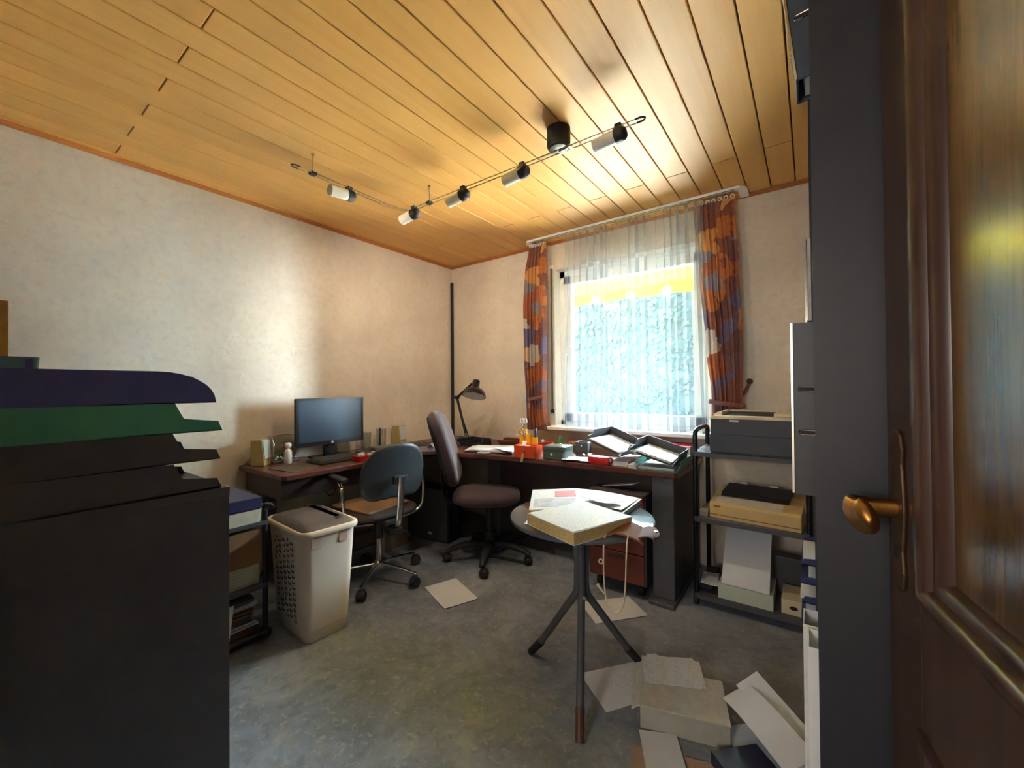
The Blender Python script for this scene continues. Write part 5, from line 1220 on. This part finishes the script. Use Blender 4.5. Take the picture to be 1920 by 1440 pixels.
MB().prism([(-0.075, 0.104), (-0.045, 0.128), (0.11, 0.150), (0.12, 0.122)], -0.175, 0.150, axis='x').obj('smoked_lid', plain('smoked_plastic', (52, 52, 58), 0.3), parent=dm, bevel=0.003)
MB().prism([(-0.150, 0.0895), (-0.085, 0.1045), (-0.085, 0.106), (-0.150, 0.091)], -0.185, 0.13, axis='x').obj('front_ledge', plain('pale_ledge', (212, 208, 196), 0.4), parent=dm)
MB().cyl((0.212, 0.02, 0.085), (0.238, 0.02, 0.085), 0.030, n=18).obj('platen_knob', M['cream_plastic'], parent=dm, smooth=40)
MB().bb((-0.19, -0.1665, 0.062), (-0.155, -0.1645, 0.070)).obj('name_plate', M['card'], parent=dm)
for x_ in (-0.10, 0.055): MB().bb((x_ - 0.02, 0.115, 0.150), (x_ + 0.02, 0.125, 0.157)).obj('paper_clip', M['white'], parent=dm)
tag(MB().prism([(-0.09, 0), (0.09, 0), (0.09, 0.03), (-0.06, 0.042), (-0.09, 0.03)], -0.022, 0.022, axis='x').obj('paper_guide', plain('grey_guide', (150, 146, 136), 0.5), loc=(2.475, -0.46, 0.4905), bevel=0.003), 'grey plastic paper guide left of the dot matrix printer', 'paper guide')
ff = thing('fanfold_paper', 'fan-fold paper running from under the printer to its stack on the trolley floor', 'paper', (2.672, -0.40, 0.0645))
MB().bb((-0.128, -0.155, 0), (0.128, 0.10, 0.078)).obj('stack', plain('greenish_paper', (196, 206, 190), 0.75, var=0.08, scale=200), parent=ff)
MB().sheet(0.25, 0.4, lambda u, v: (u * (0.112 + 0.0), -0.150 + 0.30 * (v + 1) / 2, 0.080 + 0.325 * ((v + 1) / 2) ** 0.9 + 0.02 * math.sin((v + 1) * 1.5)), 6, 14, 0.0015).obj('feed_sheet', M['paper'], parent=ff, smooth=60)
cct = thing('cable_box', 'cream carton with a dark oval hole on the bottom shelf of the trolley', 'carton', (2.885, -0.44, 0.0645))
MB().bb((-0.052, -0.10, 0), (0.052, 0.10, 0.072)).obj('box', M['cream_plastic'], parent=cct, bevel=0.002)
MB().prism([(0.018 * math.cos(a), 0.036 + 0.010 * math.sin(a)) for a in [2 * PI * q / 16 for q in range(16)]], -0.1012, -0.0995, axis='y').obj('grip_hole', M['rubber'], parent=cct)
tag(MB().bb((-0.03, -0.12, 0), (0.03, 0.12, 0.05)).obj('black_case', M['black_matt'], loc=(2.475, -0.38, 0.0645), bevel=0.004), 'black case at the left end of the bottom trolley shelf', 'case')
paper('folded_sheet', 'white folded paper on the black case at the left of the bottom trolley shelf', 'paper', 0.085, 0.16, (2.49, -0.47, 0.1155), 0.1, 0.004, 85, t=0.004)
tag(MB().bb((-0.10, -0.04, 0), (0.10, 0.04, 0.20)).obj('dark_box', M['black'], loc=(2.885, -0.255, 0.0645), bevel=0.004), 'tall dark box at the back of the bottom trolley shelf', 'box')
cable('thin cable running along the window wall behind the trolley', [(2.38, -0.006, 0.80), (2.55, -0.006, 0.795), (2.75, -0.006, 0.80), (2.93, -0.006, 0.83), (2.97, -0.006, 0.60)], 0.0025)

# ---------------------------------------------------------------- open door on the right
door = struct(thing('door_1', None, None, (3.19, -3.06, 0), math.atan2(0.9887, -0.15)))
M['door_wood'] = wood('stained_door_oak', (52, 36, 31), (86, 60, 49), rough=0.30, axis=2, ring=16, stretch=0.05, rnd=False)
M['door_panel'] = wood('door_panel_oak', (74, 56, 38), (122, 95, 62), rough=0.22, axis=2, ring=12, stretch=0.06, rnd=False)
W_, DH, TH = 0.87, 1.985, 0.042
for n_, lo, hi in (('stile', (W_ - 0.11, -TH, 0.005), (W_, 0, DH)), ('stile', (0, -TH, 0.005), (0.11, 0, DH)), ('rail', (0.11, -TH, 0.005), (W_ - 0.11, 0, 0.20)), ('rail', (0.11, -TH, 0.777), (W_ - 0.11, 0, 0.947)), ('rail', (0.11, -TH, 1.875), (W_ - 0.11, 0, DH))):
    MB().bb(lo, hi).obj(n_, M['door_wood'], parent=door, bevel=0.0012)
for z0, z1 in ((0.20, 0.777), (0.947, 1.875)):
    x0, x1 = 0.11, W_ - 0.11
    pn = MB().bb((x0, -0.030, z0), (x1, -0.020, z1)).obj('panel', M['door_panel'], parent=door)
    def fr(i, y): return [(x0 + i, y, z0 + i), (x1 - i, y, z0 + i), (x1 - i, y, z1 - i), (x0 + i, y, z1 - i)]
    MB().rings([fr(-0.004, 0.0), fr(-0.003, 0.005), fr(0.004, 0.008), fr(0.011, 0.006), fr(0.016, 0.0), fr(0.019, -0.006), fr(0.026, -0.006), fr(0.032, -0.011), fr(0.036, -0.020), fr(0.0, -0.020)], caps=False, closed=True).obj('moulding', M['door_wood'], parent=pn, smooth=40)
hd = MB().prism([(0.0, -0.115), (0.014, -0.108), (0.019, -0.085), (0.015, -0.055), (0.021, -0.02), (0.023, 0.0), (0.021, 0.03), (0.016, 0.065), (0.019, 0.085), (0.013, 0.105), (0.0, 0.112), (-0.013, 0.105), (-0.019, 0.085), (-0.016, 0.065), (-0.021, 0.03), (-0.023, 0.0), (-0.021, -0.02), (-0.015, -0.055), (-0.019, -0.085), (-0.014, -0.108)], 0.0, 0.005, axis='y', m=Matrix.Translation((W_ - 0.050, 0, 1.045))).obj('handle_plate', M['bronze'], parent=door, bevel=0.002)
MB().tube(smooth_path([(W_ - 0.050, 0.004, 1.045), (W_ - 0.050, 0.036, 1.045), (W_ - 0.053, 0.053, 1.046), (W_ - 0.064, 0.060, 1.044), (W_ - 0.080, 0.056, 1.038), (W_ - 0.098, 0.050, 1.040), (W_ - 0.116, 0.052, 1.050), (W_ - 0.130, 0.060, 1.056)], 2), (0.010, 0.010, 0.011, 0.014, 0.018, 0.019, 0.018, 0.016, 0.010), n=12, flat=(1.25, 0.6)).obj('lever', M['brass'], parent=hd, smooth=60)
MB().cyl((W_ - 0.050, 0.0045, 0.985), (W_ - 0.050, 0.0062, 0.985), 0.008, n=12).obj('keyhole', M['rubber'], parent=hd)
struct(MB().bb((DX0 - 0.02, RY - 0.17, 0), (DX0 + 0.04, RY + 0.012, 2.05)).bb((DX1 - 0.002, RY - 0.17, 0), (DX1 + 0.07, RY + 0.012, 2.12)).bb((DX0 - 0.02, RY - 0.17, 2.03), (DX1, RY + 0.012, 2.12)).obj('trim_3', M['door_wood']))
